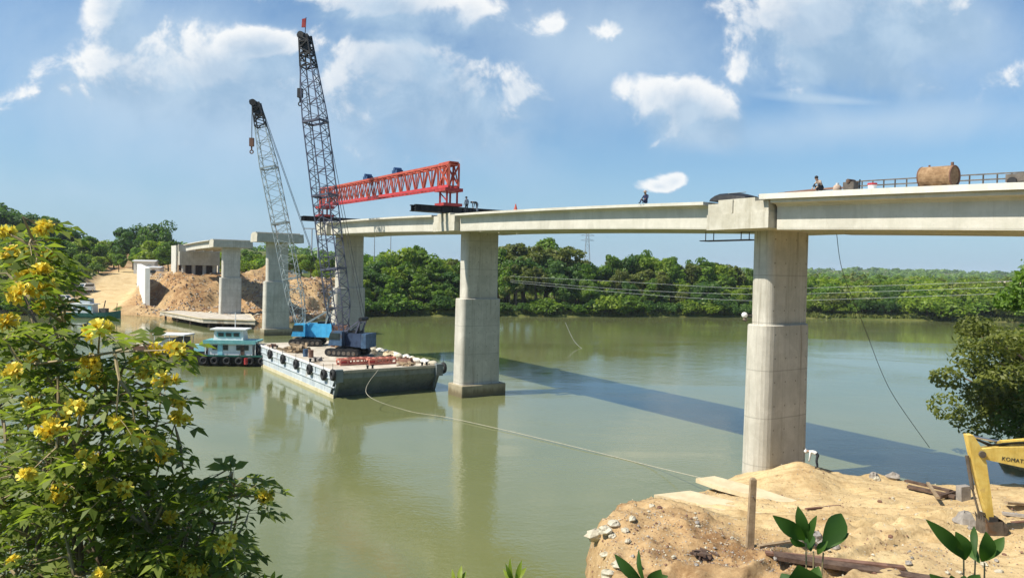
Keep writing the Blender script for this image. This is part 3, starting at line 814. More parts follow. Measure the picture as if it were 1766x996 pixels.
TP = {
    'mid1': Proto(1, 'mid', 14, 5.2, 34, 4600, 0.52, 0.22), 'mid2': Proto(2, 'mid', 13, 4.6, 30, 4200, 0.50, 0.18),
    'mid3': Proto(9, 'mid', 15, 4.2, 34, 4200, 0.50, 0.15),
    'dark1': Proto(3, 'dark', 14, 5.4, 36, 5000, 0.50, 0.2), 'dark2': Proto(4, 'dark', 12, 5.6, 30, 4600, 0.5, 0.12),
    'lime1': Proto(5, 'lime', 12, 4.6, 28, 3800, 0.50, 0.15), 'olive1': Proto(6, 'olive', 15, 4.4, 26, 3000, 0.46, 0.25, 0.30),
    'tall1': Proto(7, 'olive', 17, 3.4, 30, 2800, 0.45, 0.28, 0.34),
    'bush1': Proto(21, 'mid', 4.5, 3.2, 18, 1700, 0.36, 0.0, 0.42, -0.35, True), 'bush2': Proto(22, 'lime', 4.0, 3.2, 18, 1700, 0.36, 0.0, 0.42, -0.35, True),
    'bush3': Proto(23, 'dark', 4.6, 3.4, 18, 1700, 0.38, 0.0, 0.42, -0.35, True), 'bush4': Proto(24, 'olive', 3.6, 3.0, 16, 1300, 0.34, 0.0, 0.42, -0.35, True),
}
KIND_WORD = {'mid1': 'leafy mid green tree', 'mid2': 'leafy mid green tree', 'mid3': 'slender mid green tree', 'dark1': 'dense dark green tree', 'dark2': 'broad dark green tree', 'lime1': 'bright yellow green tree',
             'olive1': 'loose olive green tree', 'tall1': 'tall thin olive tree', 'bush1': 'mid green bush', 'bush2': 'bright yellow green bush', 'bush3': 'dark green bush', 'bush4': 'olive scrubby bush'}
def shore_y(x): return float(np.interp(x, SHX, SHY))
def on_shore(px, d):
    """a point d metres behind the far shoreline in the direction of photo column px"""
    y = 200.0
    for _ in range(12):
        x = ray(px, 480).x / ray(px, 480).y * y; y = shore_y(x) + d
    return ray(px, 480).x / ray(px, 480).y * y, y
def plant_at(kind, px, d, ytop, where, group, wide=1.0):
    x, y = on_shore(px, d); g = gz(x, y)
    top = py_(px, ytop, y).z
    return TP[kind].plant(x, y, max(top - g + 0.2, 1.5), KIND_WORD[kind] + ' ' + where, group, wide=wide)
PX = [600, 640, 680, 720, 760, 800, 860, 900, 950, 985, 1005, 1040, 1060, 1110, 1150, 1185, 1240, 1290, 1340, 1400]
PY = [446, 440, 424, 426, 446, 440, 412, 410, 414, 418, 438, 446, 442, 436, 448, 452, 444, 458, 470, 478]
W1 = 'on the far shore behind the barge and boom'
W2 = 'on the far shore under the bare girder span'
def where(px): return W1 if px < 790 else W2
gA = 'trees of the far wooded shore'; gB = 'bushes along the far waterline'
row = 0
for d, step, lo, hi, off in ((5, 30, 40, 62, 0), (13, 27, 18, 38, 9), (22, 26, -3, 10, 17), (34, 30, -3, 7, 4)):
    px = 606 + off
    while px < 1345:
        yt = np.interp(px, PX, PY) + PR.uniform(lo, hi)
        if d > 20: yt = np.interp(px, PX, PY) + PR.choice([-2, 0, 3, 9, 16])
        if px < 760: kd = PR.choice(['dark1', 'dark2', 'mid1', 'lime1', 'mid3']) if d < 16 else PR.choice(['mid1', 'lime1', 'mid2', 'dark1'])
        elif px < 1000: kd = PR.choice(['mid1', 'mid2', 'dark1', 'olive1', 'mid3']) if d < 16 else PR.choice(['olive1', 'mid3', 'mid1', 'tall1', 'olive1'])
        else: kd = PR.choice(['mid1', 'dark1', 'lime1', 'mid3', 'lime1', 'olive1', 'tall1'])
        plant_at(kd, px + PR.uniform(-8, 8), d + PR.uniform(-2, 2), yt, where(px), gA, PR.uniform(0.65, 1.4))
        px += step * PR.uniform(0.75, 1.25)
for px in range(612, 1335, 24):
    kd = PR.choice(['bush1', 'bush3', 'bush1', 'bush2'] if px > 980 else ['bush1', 'bush3', 'bush3'])
    plant_at(kd, px + PR.uniform(-9, 9), PR.uniform(0.8, 2.5), PR.uniform(508, 526), where(px), gB, PR.uniform(0.9, 1.5))
# lower scrub beyond the sand bank pier
W3 = 'on the open shore under the tank span'
for d, step, lo, hi in ((2, 21, 512, 530), (8, 22, 498, 515), (18, 22, 488, 503), (34, 24, 482, 494), (62, 26, 478, 490), (105, 28, 476, 486), (170, 32, 474, 483)):
    px = 1372 + PR.uniform(0, 15)
    while px < 1780:
        kd = PR.choice(['bush2', 'bush1', 'bush4', 'bush2', 'lime1'] if d < 12 else ['bush2', 'bush4', 'lime1', 'mid1', 'bush1'])
        if 1488 < px < 1556 and d < 20: kd = 'dark2'
        rise = max(0, (px - 1560) * 0.03) if d > 30 else 0
        plant_at(kd, px + PR.uniform(-8, 8), d + PR.uniform(-1, 4), PR.uniform(lo, hi) + rise, W3, 'scrub of the open far shore', PR.uniform(0.9, 1.5))
        px += step * PR.uniform(0.8, 1.4)
# behind the building site
W4 = 'on the rise behind the haul road'
for px, y, yt, kd, wd in [(-60, 300, 352, 'dark1', 1.2), (-20, 320, 350, 'dark2', 1.2), (10, 300, 358, 'dark1', 1.2), (38, 310, 360, 'dark1', 1.1), (62, 300, 366, 'dark1', 1.1), (85, 310, 376, 'mid1', 1.1), (104, 300, 388, 'dark1', 1.1), (122, 300, 398, 'dark2', 1.0),
                          (20, 270, 392, 'mid1', 1.2), (58, 265, 402, 'mid2', 1.2), (96, 262, 412, 'mid1', 1.2), (130, 275, 412, 'lime1', 1.2), (155, 280, 410, 'mid1', 1.1), (178, 300, 414, 'lime1', 1.1), (196, 300, 412, 'mid2', 1.0),
                          (100, 235, 432, 'lime1', 1.1), (140, 240, 436, 'mid2', 1.2), (170, 245, 440, 'lime1', 1.2), (205, 262, 436, 'mid2', 1.1)]:
    x, yy = ray(px, 450).x / ray(px, 450).y * y, y
    TP[kd].plant(x, yy, max(py_(px, yt, yy).z - gz(x, yy), 3), KIND_WORD[kd] + ' ' + W4, 'trees behind the haul road', wide=wd)
for px, y, yt, kd, wd, lab in [(231, 285, 383, 'dark1', 1.0, 'rounded dark tree standing tallest behind the white house'), (276, 282, 388, 'dark2', 0.85, 'dark spreading tree just beside the far bridge abutment'),
                               (262, 262, 412, 'lime1', 1.1, 'bright green tree in front of the dark rounded tree'), (290, 258, 418, 'mid1', 1.0, 'green tree tucked against the far abutment'), (238, 268, 424, 'mid2', 1.0, 'green tree directly behind the white house roof')]:
    x = ray(px, 450).x / ray(px, 450).y * y
    TP[kd].plant(x, y, py_(px, yt, y).z - gz(x, y), lab, None, wide=wd)
for px, y, yt, kd in [(536, 232, 440, 'mid1'), (556, 226, 446, 'lime1'), (576, 232, 436, 'mid2'), (596, 236, 440, 'dark1'), (548, 215, 468, 'bush2'), (565, 212, 476, 'bush1'), (590, 222, 455, 'mid1')]:
    x = ray(px, 450).x / ray(px, 450).y * y
    TP[kd].plant(x, y, max(py_(px, yt, y).z - gz(x, y), 2), KIND_WORD[kd] + ' beside the brown soil heap behind the boom pier', 'trees beside the soil heap')
for i in range(40):
    px = PR.uniform(-60, 205); d = PR.uniform(16, 62)
    x, y = on_shore(px, d)
    z0, s0_, c0_ = ground(np.array([x]), np.array([y]))
    if s0_[0] > 0.3: continue
    kd = PR.choice(['bush4', 'bush1', 'bush4', 'bush2'])
    TP[kd].plant(x, y, PR.uniform(1.6, 3.4), KIND_WORD[kd] + ' on the grassy slope beside the haul road', 'bushes beside the haul road', wide=1.2)
for i in range(24):                                       # shaded waterside growth by the moored boats
    px = PR.uniform(-80, 108); x, y = on_shore(px, PR.uniform(1, 9))
    TP[PR.choice(['bush3', 'bush1'])].plant(x, y, PR.uniform(2.5, 4.5), 'dense waterside bush upstream of the moored green boat', 'bushes upstream of the green boat', wide=1.2)

for px, y, yt, kd in [(322, 262, 428, 'mid2'), (345, 275, 424, 'mid1'), (372, 270, 430, 'lime1'), (398, 285, 426, 'mid3'), (424, 280, 432, 'mid1'), (448, 268, 436, 'lime1'), (470, 285, 430, 'mid2'), (500, 262, 440, 'mid1'), (520, 275, 436, 'lime1'), (410, 250, 446, 'bush4'), (432, 245, 450, 'bush2'), (455, 248, 448, 'bush1'), (360, 300, 428, 'dark1'), (436, 320, 430, 'dark1'), (485, 310, 434, 'mid1')]:
    x = ray(px, 450).x / ray(px, 450).y * y
    TP[kd].plant(x, y, max(py_(px, yt, y).z - gz(x, y), 2), KIND_WORD[kd] + ' on the land behind the far abutment', 'trees behind the far abutment')
# far-off woods on the low hills: a mass nobody could count
def far_woods():
    rnd = np.random.RandomState(5); Vs, Ts = [], []
    n = 2600
    px = rnd.uniform(-150, 1900, n); d = 60 + 1750 * rnd.rand(n) ** 1.7
    for i in range(n):
        x, y = on_shore(px[i], d[i])
        if px[i] < 600 and d[i] < (520 if px[i] > 110 else 140): continue
        if px[i] > 1380 and d[i] < 190: continue
        g = gz(x, y); k = 26 if d[i] > 400 else 44; h = rnd.uniform(5, 10); r = rnd.uniform(3.5, 7) * (1 + d[i] / 1500)
        p = rnd.normal(size=(k, 3)); p /= np.linalg.norm(p, axis=1)[:, None]; p[:, 2] = np.abs(p[:, 2])
        nrm = p + rnd.normal(size=(k, 3)) * 0.35; nrm /= np.linalg.norm(nrm, axis=1)[:, None]
        a = np.cross(nrm, rnd.normal(size=(k, 3))); a /= np.linalg.norm(a, axis=1)[:, None]; b = np.cross(nrm, a)
        q = p * np.array([r, r, h]) * rnd.uniform(0.7, 1.05, (k, 1)) + np.array([x, y, g - 0.5]); s = r * 0.33
        Vs.append(np.stack([q - a * s, q - b * s * 0.7, q + a * s, q + b * s * 0.7], 1).reshape(-1, 3)); Ts.append(np.repeat(np.clip(rnd.rand() * 0.7 + rnd.rand(k) * 0.3, 0, 1), 4))
    me = quads_mesh('distant_woods', np.concatenate(Vs), 4, LEAF['mid'], np.concatenate(Ts))
    tag(obj_from(me, 'distant_woods'), 'hazy green woods covering the low hills across the river', 'woods', kind='stuff')
far_woods()
def grass_cover():
    rnd = np.random.RandomState(8); n = 60000
    px = rnd.uniform(-60, 1790, n); d = 0.3 + 90 * rnd.rand(n) ** 1.6
    dirs = np.array([[ray(p, 480).x / ray(p, 480).y] for p in np.linspace(-60, 1790, 60)]).ravel()
    sl = np.interp(px, np.linspace(-60, 1790, 60), dirs)
    Y = np.full(n, 200.0)
    for _ in range(10): Y = np.interp(sl * Y, SHX, SHY) + d
    X = sl * Y; Z, S, C = ground(X, Y)
    ok = (S < 0.35) & (Z > 0.2); X, Y, Z = X[ok], Y[ok], Z[ok]; n = len(X)
    h = rnd.uniform(0.35, 1.1, n); w = rnd.uniform(0.25, 0.7, n); a = rnd.uniform(0, 6.28, n); lx = rnd.normal(size=(n, 2)) * 0.25
    ca, sa = np.cos(a) * w, np.sin(a) * w
    V = np.stack([np.stack([X - ca, Y - sa, Z - 0.1], 1), np.stack([X + ca, Y + sa, Z - 0.1], 1), np.stack([X + ca * 0.6 + lx[:, 0], Y + sa * 0.6 + lx[:, 1], Z + h], 1), np.stack([X - ca * 0.7 + lx[:, 0], Y - sa * 0.7 + lx[:, 1], Z + h * 0.8], 1)], 1).reshape(-1, 3)
    me = quads_mesh('bank_grass', V, 4, LEAF['lawn'], np.repeat(rnd.rand(n), 4))
    tag(obj_from(me, 'bank_grass'), 'rough grass growing on the far river bank', 'grass', kind='stuff')
grass_cover()

# ------------------------------------------------------------------ buildings far off, poles
def house(x, y, w, d_, h, rh, wall, roof, label, rz=0.0, group=None, wins=2):
    z = gz(x, y) - 0.3
    t = thing('house', label, 'house', (x, y, z), group)
    ax = Vector((math.cos(rz), math.sin(rz), 0)); ay = Vector((-ax.y, ax.x, 0)); o = Vector((x, y, z))
    m = MB(); m.box(o + Vector((0, 0, h / 2 + 0.15)), (w, d_, h + 0.3), ax); m.build('wall', MT[wall], t)
    m = MB(); e = 0.5
    P = lambda a, b, c: o + ax * a + ay * b + Vector((0, 0, c))
    w2, d2, zz = w / 2 + e, d_ / 2 + e, h + 0.31
    m.add([P(-w2, -d2, zz), P(w2, -d2, zz), P(w2, d2, zz), P(-w2, d2, zz), P(-w2, 0, zz + rh), P(w2, 0, zz + rh)], [(0, 1, 5, 4), (2, 3, 4, 5), (0, 4, 3), (1, 2, 5), (3, 2, 1, 0)])
    m.build('roof', MT[roof], t)
    for i in range(wins):
        f = (i + 0.5) / wins - 0.5
        m = MB(); m.box(P(f * w, -d_ / 2 - 0.03, h * 0.58), (w / wins * 0.42, 0.12, h * 0.38), ax); m.build('window', MT['glass'], t)
    m = MB(); m.box(P(w * 0.02, -d_ / 2 - 0.03, 1.15), (0.9, 0.1, 2.1), ax); m.build('door', MT['timber'], t)
    return t
def dxy(px, y): return ray(px, 470).x / ray(px, 470).y * y
house(dxy(1738, 330), 330, 12, 8, 4.0, 4.2, 'house_wall', 'roof_pink', 'pale house with a big pinkish roof beyond the overhanging tree', -0.3)
house(dxy(1722, 290), 290, 6, 5, 2.6, 1.6, 'house_wall', 'roof_red', 'small house with a red roof below the pinkish one', 0.1)
house(dxy(1571, 300), 300, 7, 5, 2.6, 1.3, 'house_wall', 'roof_pink', 'low pale roofed house nearest the sand bank pier on the open shore', 0.1, None)
house(dxy(1598, 310), 310, 6, 5, 2.6, 1.2, 'house_wall', 'roof_grey', 'low grey roofed house second along the open shore', 0.0)
house(dxy(1640, 330), 330, 6, 5, 2.4, 1.0, 'white_wall', 'roof_grey', 'tiny white shed among the open shore scrub', 0.2)
house(dxy(1445, 420), 420, 16, 6, 2.6, 1.0, 'white_wall', 'roof_grey', 'long low white building far behind the open shore', 0.05, None, 5)
house(dxy(252, 252), 252, 6.5, 5, 4.2, 0.6, 'white_wall', 'roof_grey', 'small white block house at the top of the haul road', 0.2)
house(dxy(268, 240), 240, 4.0, 4, 2.4, 0.5, 'white_wall', 'roof_grey', 'little grey hut between the white house and the abutment', 0.1, None, 1)
house(dxy(178, 330), 330, 8, 6, 3.0, 2.0, 'house_wall', 'roof_grey', 'blue grey roofed house among trees above the haul road', 0.3)
house(dxy(512, 300), 300, 7, 6, 3.0, 2.0, 'house_wall', 'roof_red', 'red roofed house showing between the bare pier and the boom', 0.0)
house(dxy(440, 310), 310, 6, 6, 3.2, 1.8, 'house_wall', 'roof_red', 'red roofed house showing past the bare pier beam', 0.0)
def pole(px, y, ytop, label, arms=1):
    x = dxy(px, y); g = gz(x, y); zt = py_(px, ytop, y).z
    t = thing('utility_pole', label, 'utility pole', (x, y, g), 'utility poles beyond the river')
    m = MB(); m.tube([(x, y, g - 0.5), (x, y, zt)], [0.2, 0.12], 8); m.build('post', MT['pole'], t)
    for i in range(arms):
        m = MB(); m.bar((x - 1.3, y, zt - 0.5 - i), (x + 1.3, y, zt - 0.5 - i), 0.14)
        for q in (-1.1, 0, 1.1): m.tube([(x + q, y, zt - 0.43 - i), (x + q, y, zt - 0.15 - i)], 0.07, 6)
        m.build('cross_arm', MT['pole'], t)
pole(645, 236, 401, 'grey utility pole seen just past the boom pier', 1)
pole(673, 240, 398, 'grey utility pole second past the boom pier', 2)
t = thing('portal_frame', 'thin grey portal frame rising behind the bare pier beam', 'portal frame', (dxy(535, 235), 235, gz(dxy(535, 235), 235)))
xa, xb = dxy(523, 235), dxy(548, 235); g_ = gz(xa, 235); zt = py_(535, 394, 235).z
for xx in (xa + 2.6, xb): m = MB(); m.tube([(xx, 235, g_ - 1), (xx, 235, zt)], 0.2, 8); m.build('post', MT['pole'], t)
m = MB(); m.bar((xa, 235, zt), (xb + 0.4, 235, zt), 0.35); m.build('beam', MT['pole'], t)
def lattice(mb, p0, p1, w0, w1, n, t=0.1, side=(0, 1, 0), lace=None, taper=None):
    """four-chord lattice from p0 to p1; taper(f) scales the width"""
    p0, p1 = Vector(p0), Vector(p1); ax = (p1 - p0).normalized(); sy = Vector(side); sx = sy.cross(ax).normalized(); sy = ax.cross(sx).normalized()
    lace = lace or t * 0.6
    def corner(f, i):
        w = (w0 + (w1 - w0) * f) * (taper(f) if taper else 1.0) / 2
        return p0 + (p1 - p0) * f + sx * w * (1, 1, -1, -1)[i] + sy * w * (1, -1, -1, 1)[i]
    for i in range(4):
        for j in range(n): mb.bar(corner(j / n, i), corner((j + 1) / n, i), t)
    for j in range(n):
        for i in range(4):
            i2 = (i + 1) % 4
            a, b = (i, i2) if j % 2 == 0 else (i2, i)
            mb.bar(corner(j / n, a), corner((j + 1) / n, b), lace)
            if j % 2 == 0: mb.bar(corner(j / n, i), corner(j / n, i2), lace)
x, y = dxy(1012, 330), 330; g_ = gz(x, y)
t = thing('power_pylon', 'thin lattice power pylon above the trees mid river', 'power pylon', (x, y, g_))
m = MB(); lattice(m, (x, y, g_ - 1), (x, y, py_(1012, 402, 330).z), 4.2, 1.0, 14, 0.17); m.build('lattice_tower', MT['pole'], t)
for h_ in (1.0, 3.2):
    m = MB(); zt = py_(1012, 402, 330).z - h_
    m.bar((x - 3, y, zt), (x + 3, y, zt), 0.2); m.bar((x - 3, y, zt), (x, y, zt + 0.9), 0.1); m.bar((x + 3, y, zt), (x, y, zt + 0.9), 0.1); m.build('cross_arm', MT['pole'], t)

# retaining wall beside the haul road
za = gz(*pz(250, 516, 2.0).to_2d())
n0 = py_(250, 516, 192); f0_ = py_(236, 488, 216)
m = MB(); th = Vector((1.2, 0.15, 0))
m.hexa([n0 + Vector((0, 0, -2)), n0 + th + Vector((0, 0, -2)), f0_ + th + Vector((0, 0, -2)), f0_ + Vector((0, 0, -2)),
        Vector((n0.x, n0.y, py_(250, 462, 192).z)), Vector((n0.x, n0.y, py_(250, 462, 192).z)) + th, Vector((f0_.x, f0_.y, py_(236, 455, 216).z)) + th, Vector((f0_.x, f0_.y, py_(236, 455, 216).z))])
tag(m.build('retaining_wall', MT['white_wall'], loc=n0), 'tall white concrete retaining wall beside the haul road', 'wall')

# pontoon landing at the site
c_ = [pz(276, 537, 1.8), pz(350, 550, 1.8), pz(440, 553, 1.8), pz(432, 542, 1.8), pz(340, 533, 1.8)]
t = thing('landing_stage', 'flat pale landing stage on the far shore below the piers', 'landing stage', (c_[1].x, c_[1].y, 0))
m = MB(); m.prism([(p.x, p.y) for p in c_], 1.0, 1.8); m.build('platform', MT['deck'], t)
m = MB()
for a, b in zip(c_, c_[1:] + c_[:1]): m.bar(Vector((a.x, a.y, 1.86)), Vector((b.x, b.y, 1.86)), 0.3, 0.16)
m.build('edge_beam', MT['pale_timber'], t)
for i, q in enumerate([c_[0].lerp(c_[1], f) for f in (0.1, 0.4, 0.7)] + [c_[1].lerp(c_[2], f) for f in (0.08, 0.36, 0.64, 0.92)]):
    m = MB(); m.tube([(q.x + 0.2, q.y + 0.5, -2), (q.x + 0.2, q.y + 0.5, 1.05)], 0.25, 8); m.build('pile', MT['dark_timber'], t)

def site_rubble():
    rnd = np.random.RandomState(19); n = 5200
    px = rnd.uniform(235, 585, n); d = rnd.uniform(0.5, 46, n); px2 = px
    sl = np.array([ray(p, 480).x / ray(p, 480).y for p in np.linspace(230, 590, 40)])
    sx = np.interp(px, np.linspace(230, 590, 40), sl); Y = np.full(n, 190.0)
    for _ in range(10): Y = np.interp(sx * Y, SHX, SHY) + d
    X = sx * Y; Z, S, C = ground(X, Y); ok = (S > 0.4) & (Z > 0.3); X, Y, Z = X[ok], Y[ok], Z[ok]; n = len(X)
    r = rnd.uniform(0.06, 0.32, n) * np.where(rnd.rand(n) < 0.06, 1.9, 1)
    o = np.array([[1, 0, 0], [0, 1, 0], [-1, 0, 0], [0, -1, 0], [0, 0, 0.8], [0, 0, -0.8]]); tri = [(0, 1, 4), (1, 2, 4), (2, 3, 4), (3, 0, 4)]
    pts = np.stack([X, Y, Z + r * 0.3], 1)[:, None] + o[None] * r[:, None, None] * rnd.uniform(0.6, 1.3, (n, 6, 1))
    V = np.concatenate([pts[:, list(q)] for q in tri], 1).reshape(-1, 3)
    me = quads_mesh('rubble', V, 3, [MT['stone'], MT['rust_brown'], MT['grey_stone'], MT['timber']], None, matidx=rnd.choice([0, 1, 1, 2, 3], n).repeat(4))
    tag(obj_from(me, 'rubble'), 'clods and broken stone strewn over the far building site', 'rubble', kind='stuff')
site_rubble()
# ------------------------------------------------------------------ launching truss on the bridge
def part(m, name, mat, parent, smooth=False): return m.build(name, mat if not isinstance(mat, str) else MT[mat], parent, smooth)
TS0, TS1, TP0 = 36.9, 76.6, 3.9
def tz(s): return 22.0 + (22.45 - 22.0) * (s - 38) / 38
t = thing('launching_truss', 'long red lattice launching truss spanning above the girders', 'launching truss', bp(57, TP0, 20))
m = MB(); n = 20
for q in (-0.55, 0.55):
    for i in range(n):
        sa, sb = TS0 + (TS1 - TS0) * i / n, TS0 + (TS1 - TS0) * (i + 1) / n; sm = (sa + sb) / 2
        m.bar(bp(sa, TP0 + q, tz(sa)), bp(sm, TP0 + q, tz(sm) + 2.25), 0.10); m.bar(bp(sm, TP0 + q, tz(sm) + 2.25), bp(sb, TP0 + q, tz(sb)), 0.10)
        m.bar(bp(sa, TP0 + q, tz(sa)), bp(sa, TP0 + q, tz(sa) + 2.25), 0.08)
for i in range(n + 1):
    s = TS0 + (TS1 - TS0) * i / n
    m.bar(bp(s, TP0 - 0.55, tz(s) + 2.2), bp(s, TP0 + 0.55, tz(s) + 2.2), 0.1)
    if i % 2 == 0: m.bar(bp(s, TP0 - 0.55, tz(s)), bp(s, TP0 + 0.55, tz(s)), 0.1)
part(m, 'web_bracing', 'orange_red', t)
for q, z in ((-0.55, 0), (0.55, 0)):
    m = MB(); m.bar(bp(TS0, TP0 + q, tz(TS0)), bp(TS1, TP0 + q, tz(TS1)), 0.26, 0.28); part(m, 'bottom_chord', 'red_steel', t)
for q in (-0.55, 0.55):
    m = MB(); m.bar(bp(TS0, TP0 + q, tz(TS0) + 2.3), bp(TS1, TP0 + q, tz(TS1) + 2.3), 0.22, 0.24); part(m, 'top_chord', 'orange_red', t)
for sa, sb in ((TS0, TS0 + 2.4), (TS1 - 1.6, TS1)):
    m = MB()
    for q in (-0.57, 0.57):
        for s in (sa, (sa + sb) / 2, sb): m.bar(bp(s, TP0 + q, tz(s)), bp(s, TP0 + q, tz(s) + 2.3), 0.2)
        m.bar(bp(sa, TP0 + q, tz(sa) + 0.1), bp(sb, TP0 + q, tz(sb) + 2.2), 0.14); m.bar(bp(sa, TP0 + q, tz(sa) + 2.2), bp(sb, TP0 + q, tz(sb) + 0.1), 0.14)
    m.box(bp((sa + sb) / 2, TP0, tz(sa) + 2.5), (sb - sa, 1.1, 0.12), UV); part(m, 'end_frame', 'orange_red', t)
for s in (50.8, 59.8):
    m = MB(); m.box(bp(s, TP0, tz(s) + 2.68), (1.4, 0.8, 0.40), UV); m.tube([bp(s, TP0 - 0.45, tz(s) + 2.95), bp(s, TP0 + 0.45, tz(s) + 2.95)], 0.26, 10); part(m, 'winch', 'blue_paint', t)
for s, zbeam in ((38.0, 19.95), (76.0, 20.72)):
    m = MB(); top = tz(s) - 0.17
    m.box(bp(s, TP0, top - 0.18), (2.4, 2.1, 0.34), UV)
    for a in (-0.75, 0.75):
        for q in (-0.6, 0.6): m.bar(bp(s + a, TP0 + q, zbeam + 0.3), bp(s + a, TP0 + q, top - 0.34), 0.2)
    m.bar(bp(s - 0.8, TP0 + 0.6, zbeam + 0.5), bp(s + 0.8, TP0 + 0.6, top - 0.4), 0.10)
    part(m, 'support_leg', 'dark_red', t)
    m = MB(); m.box(bp(s, TP0, zbeam + 0.17), (2.0, 2.2, 0.30), UV); part(m, 'trolley_base', 'dark_red', t)
for s, z, p0, p1, lab in ((38.0, 19.26, 8.0, -3.0, 'black steel cross beam under the high end of the red truss'), (76.0, 20.02, 7.3, -3.5, 'black steel cross beam under the far end of the red truss')):
    t = thing('cross_beam', lab, 'steel beam', bp(s, (p0 + p1) / 2, z))
    for a in (-0.5, 0.5):
        m = MB(); m.bar(bp(s + a, p0, z + 0.62), bp(s + a, p1, z + 0.62), 0.42, 0.10); m.bar(bp(s + a, p0, z + 0.05), bp(s + a, p1, z + 0.05), 0.42, 0.10); m.bar(bp(s + a, p0 - 0.05, z + 0.33), bp(s + a, p1 + 0.05, z + 0.33), 0.12, 0.48)
        for i in range(9):
            q = p0 + (p1 - p0) * (i + 0.5) / 9; m.box(bp(s + a, q, z + 0.33), (0.34, 0.05, 0.46), UV)
        part(m, 'beam', 'black_steel', t)
    m = MB()
    for q in (p0 - 0.3, (p0 + p1) / 2, p1 + 0.3): m.bar(bp(s - 0.4, q, z + 0.36), bp(s + 0.4, q, z + 0.36), 0.12)
    part(m, 'spacer', 'black_steel', t)

# ------------------------------------------------------------------ barge
BS0, BS1, BP0, BP1, DZ = 41.9, 73.4, 2.35, 14.5, 2.7
t = thing('barge', 'flat steel work barge carrying the lattice cranes', 'barge', bp((BS0 + BS1) / 2, (BP0 + BP1) / 2, 0))
def sec(s, dz, inset=0.0): return [bp(s, BP0 + inset, dz), bp(s, BP1 - inset, dz)]
m = MB()
prof = [(BS0, DZ), (BS0 + 0.1, DZ - 0.7), (BS0 + 1.5, 0.3), (BS0 + 2.4, -0.8), (BS1 - 2.0, -0.8), (BS1 - 0.5, 0.8), (BS1, DZ)]
a = [bp(s, BP0, z) for s, z in prof]; b = [bp(s, BP1, z) for s, z in prof]; k = len(prof)
m.add(a + b, [tuple(range(k)), tuple(range(2 * k - 1, k - 1, -1))], 0)
for i in range(k):
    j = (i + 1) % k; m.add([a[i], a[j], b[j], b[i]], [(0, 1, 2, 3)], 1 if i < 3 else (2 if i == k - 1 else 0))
m.build('hull', [MT['hull'], MT['hull_shaded'], MT['deck']], t)
m = MB(); m.bar(bp(BS0 + 0.3, BP1 + 0.02, 0.16), bp(BS1 - 1.2, BP1 + 0.02, 0.16), 0.05, 0.42); part(m, 'waterline_band', 'hull_line', t)
for z, w in ((DZ + 0.05, 0.22), (DZ - 0.75, 0.12), (DZ - 1.55, 0.10)):
    m = MB(); m.bar(bp(BS0 + 0.05, BP1 + 0.03, z), bp(BS1 - 0.1, BP1 + 0.03, z), 0.14, w); part(m, 'rubbing_strake', 'white_paint' if z > DZ else 'hull', t)
m = MB()
for i in range(13): m.box(bp(BS0 + 1.2 + i * 2.4, BP1 + 0.03, DZ - 0.40), (0.16, 0.10, 0.62), UV)
part(m, 'side_rib', 'hull', t)
m = MB(); m.bar(bp(BS0 - 0.04, BP0 + 0.1, DZ + 0.04), bp(BS0 - 0.04, BP1 - 0.9, DZ + 0.04), 0.2, 0.28); part(m, 'bow_rail', 'deck', t)
for p in (BP1 - 0.35, BP0 + 0.35):
    m = MB(); m.box(bp(BS0 - 0.12, p, DZ - 0.35), (0.5, 0.8, 1.3), UV); m.bar(bp(BS0 + 0.2, p, DZ - 1.0), bp(BS0 + 1.25, p, -0.2), 0.32); part(m, 'bow_post', 'hull_shaded', t)
m = MB(); m.bar(bp(BS0, BP0, DZ + 0.06), bp(BS1, BP0, DZ + 0.06), 0.2, 0.24); part(m, 'gunwale', 'hull', t)
for s, p in ((BS0 + 1.0, BP1 - 4.2), (BS0 + 0.9, BP0 + 1.6), (BS0 + 9, BP1 - 0.7), (BS0 + 24, BP1 - 0.7)):
    m = MB()
    for q in (-0.28, 0.28): m.tube([bp(s, p + q, DZ), bp(s, p + q, DZ + 0.42)], 0.11, 8); m.tube([bp(s, p + q, DZ + 0.36), bp(s, p + q, DZ + 0.44)], 0.17, 8)
    m.bar(bp(s, p - 0.5, DZ + 0.03), bp(s, p + 0.5, DZ + 0.03), 0.3, 0.05); part(m, 'mooring_bollard', 'black_steel', t)
# fender tyres hung along the side and corners
def tyre(s, p, z, axis, lab, grp, r=0.42):
    m = MB(); c = bp(s, p, z); m.torus(c, axis, r, 0.20, 18, 8)
    m.bar(c + Vector((0, 0, r * 0.6)), c + Vector((0, 0, r + 0.75)), 0.04)
    return tag(m.build('rubber_fender', MT['rubber'], smooth=True, loc=c), lab, 'tyre', grp)
TS = [44.6, 49.2, 54.0, 59.2, 64.8, 70.2]
for i, s in enumerate(TS): tyre(s, BP1 + 0.27, DZ - 0.55, NV, 'black tyre fender hung along the long pale side of the barge', 'fender tyres on the barge side')
tyre(BS0 - 0.1, BP1 + 0.28, DZ - 0.2, NV, 'black tyre fender at the bow corner nearest the work boat', None, 0.42)
tyre(BS0 - 0.05, BP0 - 0.25, DZ - 0.2, NV, 'black tyre fender at the bow corner beside the river pier', None, 0.46)

